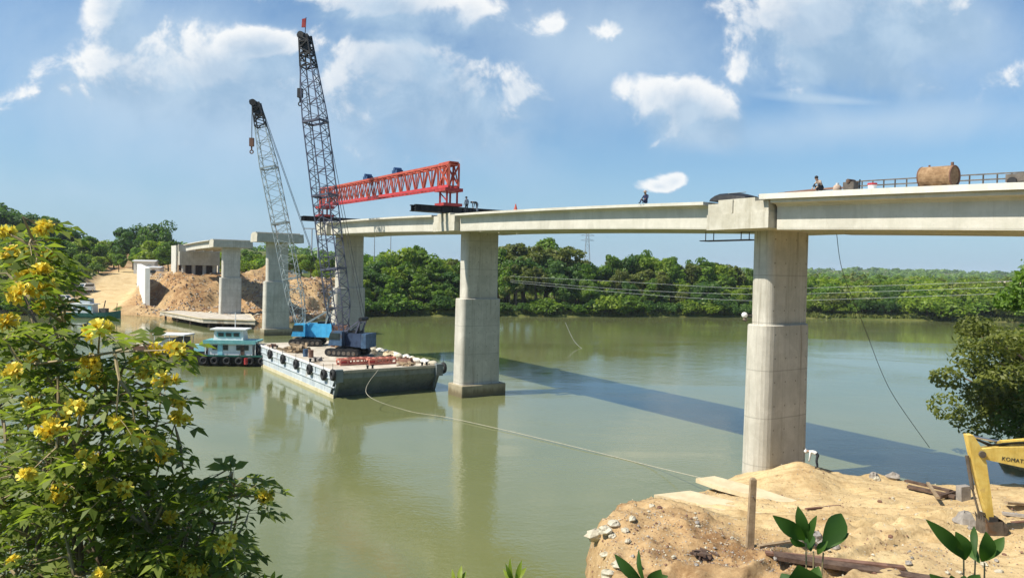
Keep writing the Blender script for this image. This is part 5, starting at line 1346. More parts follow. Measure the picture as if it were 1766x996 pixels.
def worker(pose, loc, rz, label, top, legs, hat=None):
    J, Rr, E = figure(pose); hd = Vector(J['head']); cr = Vector(J['crown']); pv = Vector(J['pelvis']); ch = Vector(J['chest'])
    axd = (ch - pv).normalized()
    def paint(v):
        v = Vector(v)
        if (v - hd).length < 0.12 or (v - cr).length < 0.12: return 2
        for sd in ('l', 'r'):
            if (v - Vector(J['han' + sd])).length < 0.08: return 2
            if (v - Vector(J['toe' + sd])).length < 0.14: return 3
            for k in ('hip', 'knee', 'ankle'):
                if (v - Vector(J[k + sd])).length < 0.16 and (v - pv).dot(axd) < 0.1: return 1
            a, b = Vector(J['knee' + sd]), Vector(J['ankle' + sd]); q = max(0, min(1, (v - a).dot(b - a) / (b - a).length_squared))
            if (v - a.lerp(b, q)).length < 0.10: return 1
            a, b = Vector(J['hip' + sd]), Vector(J['knee' + sd]); q = max(0, min(1, (v - a).dot(b - a) / (b - a).length_squared))
            if (v - a.lerp(b, q)).length < 0.13: return 1
        return 0
    d = (cr - hd).normalized(); c = hd.lerp(cr, 0.75); ex = []
    if hat:
        m = MB(); m.ball(c + d * 0.03, (0.115, 0.105, 0.10), 12, 8)
        x = Vector((1, 0, 0)); rim = []
        sx = d.cross(Vector((0, 1, 0))).normalized(); sy = Vector((0, 1, 0))
        for k in (0.0, 0.02): rim.append([c + d * (0.0 + k) + (sx * math.cos(2 * math.pi * i / 14) + sy * math.sin(2 * math.pi * i / 14)) * 0.17 for i in range(14)])
        m.rings(rim); ex.append(('hat', m, hat))
    else:
        m = MB(); m.ball(c + d * 0.02 - Vector((0.02, 0, 0)), (0.105, 0.10, 0.10), 12, 8); ex.append(('hair', m, 'hair'))
    m = MB(); f = Vector((1, 0, -0.2)) if pose != 'bend' else Vector((0.1, 0, -1))
    f.normalize(); m.ball(hd + f * 0.10 + d * 0.03, (0.02, 0.015, 0.025), 6, 4); ex.append(('nose', m, 'skin'))
    return person(J, Rr, E, label, loc, [top, legs, 'skin', 'rubber'], paint, ex, rz)
def on_deck(s, p): return bp(s, p, deck_z(s) + 0.01)
worker('stand', on_deck(34.2, 3.9), 2.2, 'person standing upright on the girders beside the red truss leg', 'cloth_grey', 'cloth_dark', 'cloth_dark')
worker('bend', on_deck(31.9, 4.0), 3.6, 'person in dark clothes bending over on the bridge girders', 'cloth_dark', 'cloth_grey')
worker('sit', on_deck(8.4, 4.0), 3.9, 'person in navy clothes sitting on the bare girder span edge', 'cloth_navy', 'cloth_navy', 'cloth_tan')
worker('squat', on_deck(-5.0, 3.4), 3.4, 'person in a tan shirt squatting on the finished deck slab', 'cloth_tan', 'cloth_dark')
p = on_ground(1409, 823, 36, 47) if False else pz(1409, 823, 1.7)
for _ in range(5): p = pz(1409, 822, gz(p.x, p.y))
worker('bend', (p.x, p.y, gz(p.x, p.y)), 2.6, 'person in white shirt bending down on the sand beside the pier', 'cloth_white', 'cloth_dark', 'cloth_white')

# ------------------------------------------------------------------ things on the deck
def oz(s, p, dz=0.01): return bp(s, p, deck_z(s) + dz)
t = thing('steel_tank', 'rusty cylindrical steel tank lying on the finished deck', 'tank', oz(-11, 3.0))
m = MB(); m.tube([oz(-12.0, 3.0, 0.60), oz(-10.5, 3.0, 0.60)], 0.52, 24); part(m, 'shell', 'rust', t)
m = MB(); m.torus(oz(-12.03, 3.0, 0.60), UV, 0.50, 0.04, 24, 6); m.torus(oz(-10.47, 3.0, 0.60), UV, 0.50, 0.04, 24, 6); part(m, 'end_flange', 'rust_brown', t)
m = MB(); m.tube([oz(-11.9, 3.0, 1.08), oz(-11.9, 3.0, 1.28)], 0.07, 8); part(m, 'nozzle', 'rust_brown', t)
m = MB(); m.tube([oz(-10.8, 3.0, 1.08), oz(-10.8, 3.0, 1.20)], 0.05, 8); part(m, 'nozzle', 'rust_brown', t)
m = MB()
for a in (-11.7, -10.8): m.box(oz(a, 3.0, 0.06), (0.2, 1.0, 0.12), UV)
part(m, 'saddle', 'dark_timber', t)
t = thing('generator', 'small dark engine set on the deck between person and bucket', 'machine', oz(-6.9, 3.5))
m = MB(); m.box(oz(-6.9, 3.5, 0.30), (0.62, 0.5, 0.42), UV); part(m, 'engine', 'iron', t)
m = MB(); m.tube([oz(-6.9, 3.2, 0.55), oz(-6.9, 3.8, 0.55)], 0.12, 8); part(m, 'fuel_tank', 'dark_timber', t)
m = MB()
for a in (-0.36, 0.36): m.bar(oz(-6.9 + a, 3.2, 0.05), oz(-6.9 + a, 3.8, 0.05), 0.06); m.bar(oz(-6.9 + a, 3.25, 0.05), oz(-6.9 + a, 3.25, 0.66), 0.05)
part(m, 'carry_frame', 'black_steel', t)
t = thing('cement_bag', 'tan bag standing on the deck beside the dark engine', 'bag', oz(-6.1, 3.5)); m = MB(); m.ball(oz(-6.1, 3.5, 0.2), (0.24, 0.2, 0.22), 10, 7, jit=0.08, rnd=rnd); part(m, 'sack', 'cloth_tan', t, True)
m = MB(); m.tube([oz(-6.1, 3.5, 0.38), oz(-6.1, 3.5, 0.5)], [0.06, 0.10], 8); part(m, 'tied_neck', 'cloth_white', t)
t = thing('bucket', 'red and white bucket on the finished deck', 'bucket', oz(-8.3, 3.8))
m = MB(); m.tube([oz(-8.3, 3.8, 0), oz(-8.3, 3.8, 0.30)], [0.19, 0.23], 14); part(m, 'pail', 'cloth_white', t)
m = MB(); m.tube([oz(-8.3, 3.8, 0.26), oz(-8.3, 3.8, 0.36)], [0.24, 0.24], 14); part(m, 'lid', 'red_steel', t)
t = thing('compressor', 'grey compressor on wheels on the deck past the rusty tank', 'machine', oz(-15.0, 2.6))
m = MB(); m.box(oz(-15.2, 2.6, 0.40), (1.8, 0.9, 0.36), UV); part(m, 'housing', 'iron', t)
m = MB(); m.box(oz(-15.4, 2.6, 0.64), (0.5, 0.6, 0.12), UV); part(m, 'cover', 'white_paint', t)
for a in (-14.6, -15.8):
    m = MB(); m.tube([oz(a, 3.0, 0.2), oz(a, 3.15, 0.2)], 0.2, 12); part(m, 'wheel', 'rubber', t)
t = thing('rebar_bundle', 'bundle of thin dark reinforcing bars lying on the deck', 'bars', oz(-4, 2.5))
for i in range(6):
    m = MB(); m.tube([oz(-0.9 - 0.4 * i, 3.6 - i * 0.1, 0.05 + 0.03 * i), oz(-7 + i * 0.4, 2.9 - i * 0.2, 0.30 + 0.03 * i)], 0.025, 5); part(m, 'bar', 'rust_brown', t)
zc0 = zb(0) + 1.86
t = thing('tarpaulin', 'black tarpaulin draped over a low load on the pier crosshead', 'tarpaulin', bp(1.3, 3.1, zc0))
m = MB(); rings = []
for i in range(9):
    f = i / 8; rings.append([bp(-0.2 + 2.8 * f, 3.1 + q, zc0 + 1.7 * h * (0.35 + 0.65 * math.sin(math.pi * min(f * 1.4, 1) * 0.5)) * (1 if f < 0.9 else 0.5)) for q, h in ((-0.9, 0.0), (-0.8, 0.22), (-0.3, 0.34), (0.3, 0.30), (0.8, 0.20), (0.9, 0.0))])
m.rings(rings); part(m, 'sheet', 'black_steel', t)
m = MB(); m.tube([bp(1.0, 2.4, zc0 + 0.60), bp(1.2, 3.8, zc0 + 0.42)], 0.025, 5); part(m, 'tie_rope', 'rope', t)
t = thing('traffic_cone', 'small orange cone on the bare girders mid span', 'cone', oz(25.3, 3.9))
m = MB(); m.tube([oz(25.3, 3.9, 0.03), oz(25.3, 3.9, 0.6)], [0.17, 0.03], 12); part(m, 'cone', 'orange_red', t)
m = MB(); m.box(oz(25.3, 3.9, 0.02), (0.42, 0.42, 0.04)); part(m, 'base', 'orange_red', t)
# ------------------------------------------------------------------ excavator on the sand bank
YE = 33.4
piv = py_(1688, 780, YE); st = py_(1671, 751, YE); sb_ = py_(1706, 893, YE - 0.2)
gE = gz(28.5, 32.5)
t = thing('excavator', 'yellow excavator reaching its arm down to the sand', 'excavator', (28.8, 32.2, gE))
def plate(pts, w, mat, name, par, side=(0, 1, 0)):
    """a closed outline in the arm's plane given a width across it"""
    sd = Vector(side).normalized() * w / 2; m = MB(); m.rings([[Vector(p) - sd for p in pts], [Vector(p) + sd for p in pts]]); return part(m, name, mat, par)
sdv = Vector((0.10, 1, 0)).normalized()
def V3(x, z, y=None): return Vector((x, (YE - 0.1 * (x - piv.x)) if y is None else y, z))
px_, pz0 = piv.x, piv.z
kx, kz = px_ + 3.9, pz0 - 0.10; fx, fz = px_ + 6.3, gE + 1.9
boom = [V3(px_ - 0.22, pz0 - 0.18), V3(px_ - 0.22, pz0 + 0.18), V3(px_ + 0.7, pz0 + 0.33), V3(px_ + 2.2, pz0 + 0.42), V3(kx, kz + 0.50), V3(kx + 0.9, kz + 0.18), V3(fx + 0.2, fz + 0.25), V3(fx + 0.1, fz - 0.25), V3(kx + 0.4, kz - 0.62), V3(px_ + 2.2, pz0 - 0.62), V3(px_ + 0.7, pz0 - 0.34)]
b_ = plate(boom, 0.46, 'yellow', 'boom', t, sdv)
m = MB(); m.bar(V3(px_ + 0.75, pz0 + 0.50), V3(px_ + 2.6, pz0 + 0.72), 0.16); m.tube([st + Vector((0.12, 0, -0.02)), V3(px_ + 0.9, pz0 + 0.52)], 0.055, 8); m.tube([V3(px_ + 0.9, pz0 + 0.52), V3(px_ + 2.7, pz0 + 0.74)], 0.10, 10); part(m, 'arm_cylinder', 'yellow', t)
m = MB(); m.tube([st + Vector((0.05, 0, 0)), V3(px_ + 0.95, pz0 + 0.52)], 0.065, 8); part(m, 'cylinder_rod', 'chrome', t)
for q in (-0.28, 0.28):
    m = MB(); m.tube([V3(kx - 0.5, kz - 0.30) + sdv * q, V3(fx - 0.5, gE + 1.2) + sdv * q], 0.09, 8); part(m, 'boom_cylinder', 'iron', t)
m = MB()
for dz, y_ in ((0.36, 0.1), (0.30, 0.16), (0.42, -0.12)): m.tube([st + Vector((0.2, 0, -0.1)), V3(px_ + 0.5, pz0 + dz) + sdv * y_, V3(px_ + 1.4, pz0 + dz + 0.12) + sdv * y_, V3(px_ + 2.6, pz0 + dz + 0.2) + sdv * y_], 0.03, 6)
part(m, 'hydraulic_hose', 'black_steel', t)
ax = (sb_ - st).normalized(); nx = Vector((ax.z, 0, -ax.x)).normalized()
if nx.x < 0: nx = -nx
L = (sb_ - st).length
stick = [st - ax * 0.1 - nx * 0.14, st - ax * 0.05 + nx * 0.12, st + ax * L * 0.16 + nx * 0.34, st + ax * L * 0.34 + nx * 0.40, st + ax * L * 0.7 + nx * 0.26, st + ax * L * 1.0 + nx * 0.12, st + ax * L * 1.02 - nx * 0.12, st + ax * L * 0.7 - nx * 0.18, st + ax * L * 0.3 - nx * 0.18]
s_ = plate(stick, 0.40, 'yellow', 'stick', t, sdv)
m = MB(); m.tube([piv - sdv * 0.36, piv + sdv * 0.36], 0.15, 12); m.box(st + ax * L * 0.30 + nx * 0.30 , (0.5, 0.44, 0.12), (0, 0, 1)); part(m, 'pivot_pin', 'iron', t)
m = MB(); m.tube([st + ax * L * 0.22 - nx * 0.30, st + ax * L * 0.62 - nx * 0.42], 0.085, 10); m.tube([st + ax * L * 0.62 - nx * 0.42, st + ax * L * 0.9 - nx * 0.40], 0.05, 8)
m.bar(st + ax * L * 0.9 - nx * 0.40, st + ax * L * 0.96, 0.1); m.bar(st + ax * L * 0.9 - nx * 0.40, sb_ + ax * 0.25 - nx * 0.1, 0.1); part(m, 'bucket_linkage', 'iron', t)
# bucket curled under the stick
bc = sb_ + ax * 0.25; m = MB(); arc = []
for i in range(9):
    a = R(-60 + 200 * i / 8); arc.append((math.cos(a) * 0.52, -math.sin(a) * 0.50 - 0.12))
outer = [(0.30, 0.28)] + arc + [(-0.42, 0.22)]
o1 = [bc + Vector((x, 0, z)) - sdv * 0.5 for x, z in outer]; o2_ = [bc + Vector((x, 0, z)) + sdv * 0.5 for x, z in outer]
i1 = [bc + Vector((x * 0.86, 0, z * 0.86)) - sdv * 0.46 for x, z in outer]; i2 = [bc + Vector((x * 0.86, 0, z * 0.86)) + sdv * 0.46 for x, z in outer]
n = len(outer); m.add(o1 + o2_ + i1 + i2, [(j, j + 1, n + j + 1, n + j) for j in range(n - 1)] + [(2 * n + j, 3 * n + j, 3 * n + j + 1, 2 * n + j + 1) for j in range(n - 1)] + [tuple(range(n)), tuple(range(2 * n - 1, n - 1, -1))])
m.box(bc + Vector((0, 0, 0.22)), (0.4, 0.4, 0.3)); bk = part(m, 'bucket', 'iron', t)
m = MB()
for q in (-0.42, -0.21, 0, 0.21, 0.42): m.hexa([bc + Vector(v) + sdv * q for v in ((-0.46, -0.05, 0.2), (-0.38, -0.05, 0.2), (-0.38, 0.05, 0.2), (-0.46, 0.05, 0.2), (-0.50, -0.02, 0.42), (-0.48, -0.02, 0.42), (-0.48, 0.02, 0.42), (-0.50, 0.02, 0.42))])
part(m, 'teeth', 'iron', bk)
# body, seen only from other places
bx = fx + 1.4; by_ = YE - 0.1 * (fx + 1.4 - px_)
for q in (-1.15, 1.15):
    m = MB(); ring = []
    for i in range(16):
        a = 2 * math.pi * i / 16; ring.append(((1.5 if math.cos(a) > 0 else -1.5) + 0.42 * math.cos(a), 0.48 + 0.42 * math.sin(a)))
    m.rings([[Vector((bx + x, by_ + q - 0.3, gE + z)) for x, z in ring], [Vector((bx + x, by_ + q + 0.3, gE + z)) for x, z in ring]]); part(m, 'track', 'black_steel', t)
m = MB(); m.box((bx, by_, gE + 0.75), (2.0, 1.9, 0.5)); part(m, 'undercarriage', 'iron', t)
m = MB(); m.hexa([Vector((bx + x, by_ + y, gE + z)) for x, y, z in ((-1.4, -1.25, 1.05), (1.9, -1.25, 1.05), (1.9, 1.25, 1.05), (-1.4, 1.25, 1.05), (-1.3, -1.2, 1.9), (1.7, -1.2, 2.2), (1.7, 1.2, 2.2), (-1.3, 1.2, 1.9))]); part(m, 'engine_cover', 'yellow', t)
m = MB(); m.hexa([Vector((bx + x, by_ + y, gE + z)) for x, y, z in ((-1.5, -1.25, 1.1), (0.1, -1.25, 1.1), (0.1, -0.3, 1.1), (-1.5, -0.3, 1.1), (-1.2, -1.22, 2.95), (0.1, -1.22, 2.95), (0.1, -0.33, 2.95), (-1.2, -0.33, 2.95))]); cb = part(m, 'cab', 'yellow', t)
m = MB(); m.box((bx - 0.62, by_ - 1.25, gE + 2.35), (1.0, 0.06, 0.85)); m.box((bx - 1.33, by_ - 0.78, gE + 2.3), (0.12, 0.75, 1.0)); part(m, 'window', 'glass', cb)
m = MB(); m.box((bx + 2.1, by_, gE + 1.45), (0.5, 2.4, 1.0)); part(m, 'counterweight', 'iron', t)
# maker's lettering along the boom
fc = bpy.data.curves.new('lettering', 'FONT'); fc.body = 'KOMATSU'; fc.size = 0.25; fc.extrude = 0.004; fc.resolution_u = 3; fc.space_character = 1.08
fo = bpy.data.objects.new('lettering', fc); COL.objects.link(fo)
a_ = V3(px_ + 0.85, pz0 - 0.24); b2 = V3(px_ + 3.1, pz0 - 0.48); dx_ = (b2 - a_).normalized(); zz = Vector((0, 0, 1)); nrm = dx_.cross(zz).normalized(); uu = nrm.cross(dx_)
mw = Matrix((dx_, uu, nrm)).transposed().to_4x4(); mw.translation = a_ - sdv * 0.24 
dg = bpy.context.evaluated_depsgraph_get(); tm = bpy.data.meshes.new_from_object(fo.evaluated_get(dg)); bpy.data.objects.remove(fo)
tm.transform(mw); tm.transform(Matrix.Translation(-t.location)); tm.materials.clear(); tm.materials.append(MT['cloth_dark']); obj_from(tm, 'lettering', b_)

# ------------------------------------------------------------------ bits and pieces on the sand
def gp(px, py, dz=0.0):
    p = pz(px, py, 1.6)
    for _ in range(8): p = pz(px, py, gz(p.x, p.y) + dz)
    return p
p0 = gp(1293, 944); p1 = py_(1299, 826, p0.y)
t = thing('timber_post', 'weathered timber post standing upright in the sand', 'post', p0)
m = MB(); m.rings([[p0 + Vector((a * 0.15, b * 0.13, -0.8)) for a, b in ((-1, -1), (1, -1), (1, 1), (-1, 1))], [p0 + Vector((a * 0.14, b * 0.12, 0.05)) for a, b in ((-1, -1), (1, -1), (1, 1), (-1, 1))], [p1 + Vector((a * 0.12, b * 0.10, 0)) for a, b in ((-1, -1), (1, -1), (1, 1), (-1, 1))], [p1 + Vector((a * 0.08, b * 0.07, 0.06)) for a, b in ((-1, -1), (1, -1), (1, 1), (-1, 1))]])
part(m, 'shaft', 'timber', t)
m = MB(); a = p0 + Vector((0, -0.13, 2.2)); m.tube([a, a + Vector((0, -0.12, 0))], 0.03, 6); part(m, 'nail', 'iron', t)
def slab(px, th, mat, name, label, cat, z=None, group=None):
    """a flat slab lying on the ground, its top outline given around its middle"""
    z = z if z is not None else max(gp(*px[0]).z, 0.8) + 0.2
    P = [pz(x, y, z) for x, y in px]; rr = random.Random(len(px) * 7 + int(px[0][0]))
    m = MB(); m.rings([[p + Vector((0, 0, -th)) for p in P], [p + Vector((rr.uniform(-.02, .02), 0, 0)) for p in P]]); c = sum(P, Vector()) / len(P)
    return tag(m.build(name, MT[mat], loc=c - Vector((0, 0, th))), label, cat, group)
slab([(1128, 852), (1190, 845), (1260, 862), (1345, 898), (1330, 908), (1282, 896), (1200, 866)], 0.32, 'pale_timber', 'plank', 'broad pale plank reaching out over the water from the sand', 'plank', 1.48)
slab([(1200, 824), (1232, 820), (1300, 838), (1392, 868), (1380, 874), (1300, 854), (1240, 838)], 0.25, 'pale_timber', 'plank', 'pale plank lying below the tall sand bank pier', 'plank', 1.42)
def plankbar(a, b, w, h, mat, label, dz=0.08, name='plank'):
    A, B = gp(*a, dz), gp(*b, dz); m = MB(); m.bar(A, B, w, h); return tag(m.build(name, MT[mat], loc=(A + B) / 2), label, 'plank')
plankbar((1308, 941), (1372, 931), 0.18, 0.07, 'timber', 'short grey board lying beside the timber post')
plankbar((1390, 877), (1448, 871), 0.16, 0.07, 'rust_brown', 'reddish board lying alone on the open sand')
plankbar((1335, 957), (1640, 1004), 0.55, 0.16, 'dark_timber', 'long dark strip standing for the shade in the rut at the bank foot', 0.10, 'rut_shade')  # dark bar laid in to stand for the shaded rut
plankbar((1320, 952), (1560, 978), 0.30, 0.10, 'rust_brown', 'long reddish board beside the dark strip in the rut', 0.06)
plankbar((1562, 828), (1640, 846), 0.30, 0.12, 'dark_timber', 'dark board on top of the wreck timber by the water', 0.35)
plankbar((1566, 838), (1648, 856), 0.34, 0.16, 'dark_timber', 'thick dark board under the wreck timber by the water', 0.15)
plankbar((1600, 832), (1618, 858), 0.16, 0.12, 'timber', 'grey batten lying across the dark boards', 0.45)
plankbar((1620, 856), (1646, 848), 0.22, 0.2, 'dark_timber', 'stubby dark block at the end of the dark boards', 0.2)
plankbar((1735, 866), (1800, 872), 0.22, 0.12, 'timber', 'grey plank nearest the water past the excavator stick', 0.2)
plankbar((1728, 884), (1800, 893), 0.25, 0.12, 'grey_stone', 'pale grey plank lying past the excavator bucket', 0.2)
plankbar((1745, 902), (1800, 898), 0.2, 0.16, 'rust_brown', 'brown pole end lying past the excavator bucket', 0.15)
heap(gp(1210, 958, 0.0), 0.6, 0.28, 'dark_timber', 'driftwood', 'dark tangle of driftwood on the brown sand mound', 'driftwood', 21, 14, 0.8, 0.07)
def rock(p, r, mat, label, seed, grp=None, flat=0.7, name='rock'):
    rr = random.Random(seed); m = MB(); m.ball((0, 0, 0), (r, r * rr.uniform(0.7, 1.0), r * flat), 9, 6, jit=0.22, rnd=rr)
    an = rr.uniform(0, 6.28); ca, sa = math.cos(an), math.sin(an)
    m.v = [(p.x + x * ca - y * sa, p.y + x * sa + y * ca, p.z + z + r * flat * 0.35) for x, y, z in m.v]
    return tag(m.build(name, MT[mat], loc=p), label, name, grp)
rock(gp(1663, 906), 0.55, 'grey_stone', 'round grey boulder beside the excavator bucket', 3, None, 0.9, 'boulder')
m = MB(); q = gp(1661, 862); m.box(q + Vector((0, 0, 0.38)), (0.62, 0.4, 0.9), (1, 0.2, 0.05)); tag(m.build('concrete_block', MT['grey_stone'], loc=q), 'upright grey concrete block beside the yellow stick', 'block')
for i, (x, y, r) in enumerate([(1506, 822, .34), (1522, 818, .42), (1540, 824, .40), (1512, 828, .26)]): rock(gp(x, y), r, 'stone' if i % 2 else 'grey_stone', ['grey lump at the left end of the rubble by the water'.replace('left ', 'pier '), 'pale lump topping the rubble row by the water', 'grey lump of rubble next to the dark boards', 'small pale lump in front of the rubble row'][i], 40 + i, 'rubble lumps by the water')
for i, (x, y, r) in enumerate([(1028, 926, .50), (1044, 916, .36), (1060, 905, .30), (1036, 942, .34), (1056, 926, .22), (1078, 915, .2), (1090, 895, .22), (1044, 958, .22), (1066, 975, .28), (1050, 992, .32)]):
    rock(gp(x, y), r, 'stone', 'pale angular stone at the water edge of the sand mound', 60 + i, 'pale stones at the water edge', 0.55)
for i, (x, y) in enumerate([(1376, 935), (1396, 940), (1418, 938), (1436, 944), (1405, 928)]): rock(gp(x, y), 0.30, 'grey_stone', 'grey rubble lump behind the broad leafed plant', 80 + i, 'grey rubble behind the plant', 0.75)
rr = random.Random(31)
for i in range(46):
    x, y = rr.uniform(1060, 1750), rr.uniform(845, 990)
    p = gp(x, y)
    if p.z < 0.5: continue
    rock(p, rr.uniform(0.07, 0.17), rr.choice(['stone', 'grey_stone', 'stone', 'rust_brown']), 'small stone lying on the sand bank', 100 + i, 'small stones on the sand bank', 0.6, 'stone')
def gravel():
    rnd = np.random.RandomState(12); n = 15000
    px = rnd.uniform(1015, 1790, n); py = rnd.uniform(800, 1010, n); Vs = []
    P = []
    for a, b in zip(px, py):
        q = pz(a, b, 1.7); P.append((q.x, q.y))
    P = np.array(P); Z, S, C = ground(P[:, 0], P[:, 1]); ok = (Z > 0.25) & (rnd.rand(n) < 0.15 + 0.85 * C); P, Z = P[ok], Z[ok]; n = len(P)
    r = rnd.uniform(0.012, 0.045, n) * np.where(rnd.rand(n) < 0.05, 2.2, 1); base = np.stack([P[:, 0], P[:, 1], Z + r * 0.3], 1)
    o = np.array([[1, 0, 0], [0, 1, 0], [-1, 0, 0], [0, -1, 0], [0, 0, 0.8], [0, 0, -0.8]]); tri = [(0, 1, 4), (1, 2, 4), (2, 3, 4), (3, 0, 4)]
    off = o[None] * r[:, None, None] * rnd.uniform(0.6, 1.3, (n, 6, 1)); pts = base[:, None] + off
    V = np.concatenate([pts[:, list(q)] for q in tri], 1).reshape(-1, 3)
    me = quads_mesh('gravel', V, 3, [MT['stone'], MT['rust_brown'], MT['grey_stone']], None, matidx=np.repeat(rnd.choice([0, 1, 1, 2], n), 1).repeat(4))
    tag(obj_from(me, 'gravel'), 'clods and gravel strewn over the sand bank', 'gravel', kind='stuff')
gravel()
# lamp on the pier
t = thing('site_lamp', 'small white round lamp fixed to the tall sand bank pier', 'lamp', py_(1284, 543, 47.4))
c = py_(1284, 543, 47.4); m = MB(); m.ball(c, 0.19, 14, 9); part(m, 'globe', 'white_paint', t, True)
m = MB(); m.tube([c + Vector((0, 0, -0.36)), c + Vector((0.1, 0.02, -0.22))], 0.14, 8); m.bar(c, c + Vector((0.75, 0.1, 0)), 0.07); part(m, 'bracket', 'iron', t)

# ------------------------------------------------------------------ ropes and cables
def line(pts, r, mat, name, label, cat='cable', n=40):
    """smooth tube through points"""
    P = [Vector(p) for p in pts]; out = []
    for i in range(len(P) - 1):
        a, b, c_, d = P[max(i - 1, 0)], P[i], P[i + 1], P[min(i + 2, len(P) - 1)]
        for j in range(n // (len(P) - 1)):
            u = j / (n // (len(P) - 1)); out.append(0.5 * ((2 * b) + (c_ - a) * u + (2 * a - 5 * b + 4 * c_ - d) * u * u + (3 * b - a - 3 * c_ + d) * u ** 3))
    out.append(P[-1]); m = MB(); m.tube(out, r, 6); return tag(m.build(name, MT[mat], smooth=True, loc=out[0]), label, cat)
line([bp(BS0 - 0.1, 9.8, DZ + 0.1), py_(632, 678, 69.5), pz(700, 707, 0.35), pz(770, 719, 0.12)] + [pz(x, y, 0.10) for x, y in ((870, 741), (1000, 772), (1120, 802))] + [pz(1212, 824, 1.1)], 0.024, 'rope', 'mooring_rope', 'long pale mooring rope from the barge bow to the sand bank', 'rope', 70)
pts = []
for i, (x, y) in enumerate([(1443, 404), (1450, 455), (1466, 505), (1490, 562), (1520, 640), (1546, 690), (1603, 771)]): pts.append(py_(x, y, 46.8 + (54.2 - 46.8) * i / 6))
line(pts, 0.02, 'cable', 'hanging_cable', 'dark cable hanging from the tank span down to the water', 'cable', 60)
for k, (ya, yb, yc) in enumerate(((476, 489, 497), (483, 502, 507), (486, 508, 518))):
    line([py_(880, ya, 212), py_(1080, yb - 3, 190), py_(1290, yc, 168), py_(1500, yc - 4, 150), py_(1780, yc - 14, 128)], 0.03, 'grey_cable', 'overhead_cable', ['highest of the three grey cables strung across the wooded shore', 'middle one of the three grey cables strung across the wooded shore', 'lowest of the three grey cables strung across the wooded shore'][k], 'cable', 40)
line([py_(975, 556, 140), py_(992, 590, 132), py_(1020, 612, 126)], 0.02, 'grey_cable', 'slack_line', 'short slack line dipping into the river mid stream', 'cable', 16)

# ------------------------------------------------------------------ big tree at the water's edge
def big_tree(name, label, x, y, zc, rx, rz, ncl, nl, ls, leaf, seed, crad, low, trunk_r, branches):
    rnd = np.random.RandomState(seed); g = gz(x, y)
    t = thing('tree', label, 'tree', (x, y, g))
    V, tn = crown_cards(rnd, zc - g, rx, rz, ncl, nl, ls, crad, low, 0.5, (0.62, 1.18))
    obj_from(quads_mesh('crown', V, 4, LEAF[leaf], tn), 'crown', t)
    m = MB(); trunk_mesh(m, rnd, zc - g + rz * 0.4, trunk_r, rx * 0.95, branches); o = m.build('trunk', MT['bark']); o.parent = t; o.location = (0, 0, 0)
    return t
big_tree('tree', 'big olive green tree overhanging the water behind the excavator', 37.3, 51.5, 6.0, 6.6, 5.6, 70, 22000, 0.20, 'olive', 5, 0.21, -1.0, 0.32, 12)
big_tree('tree', 'tall bright green tree rising behind the overhanging tree', 43.4, 56.5, 11.2, 4.6, 5.8, 36, 9000, 0.26, 'mid', 6, 0.32, -0.9, 0.32, 8)
big_tree('tree', 'dark bushy young tree beneath the overhanging tree', 36.4, 49.6, 3.6, 3.4, 3.0, 34, 8000, 0.15, 'dark', 8, 0.3, -1.0, 0.12, 8)

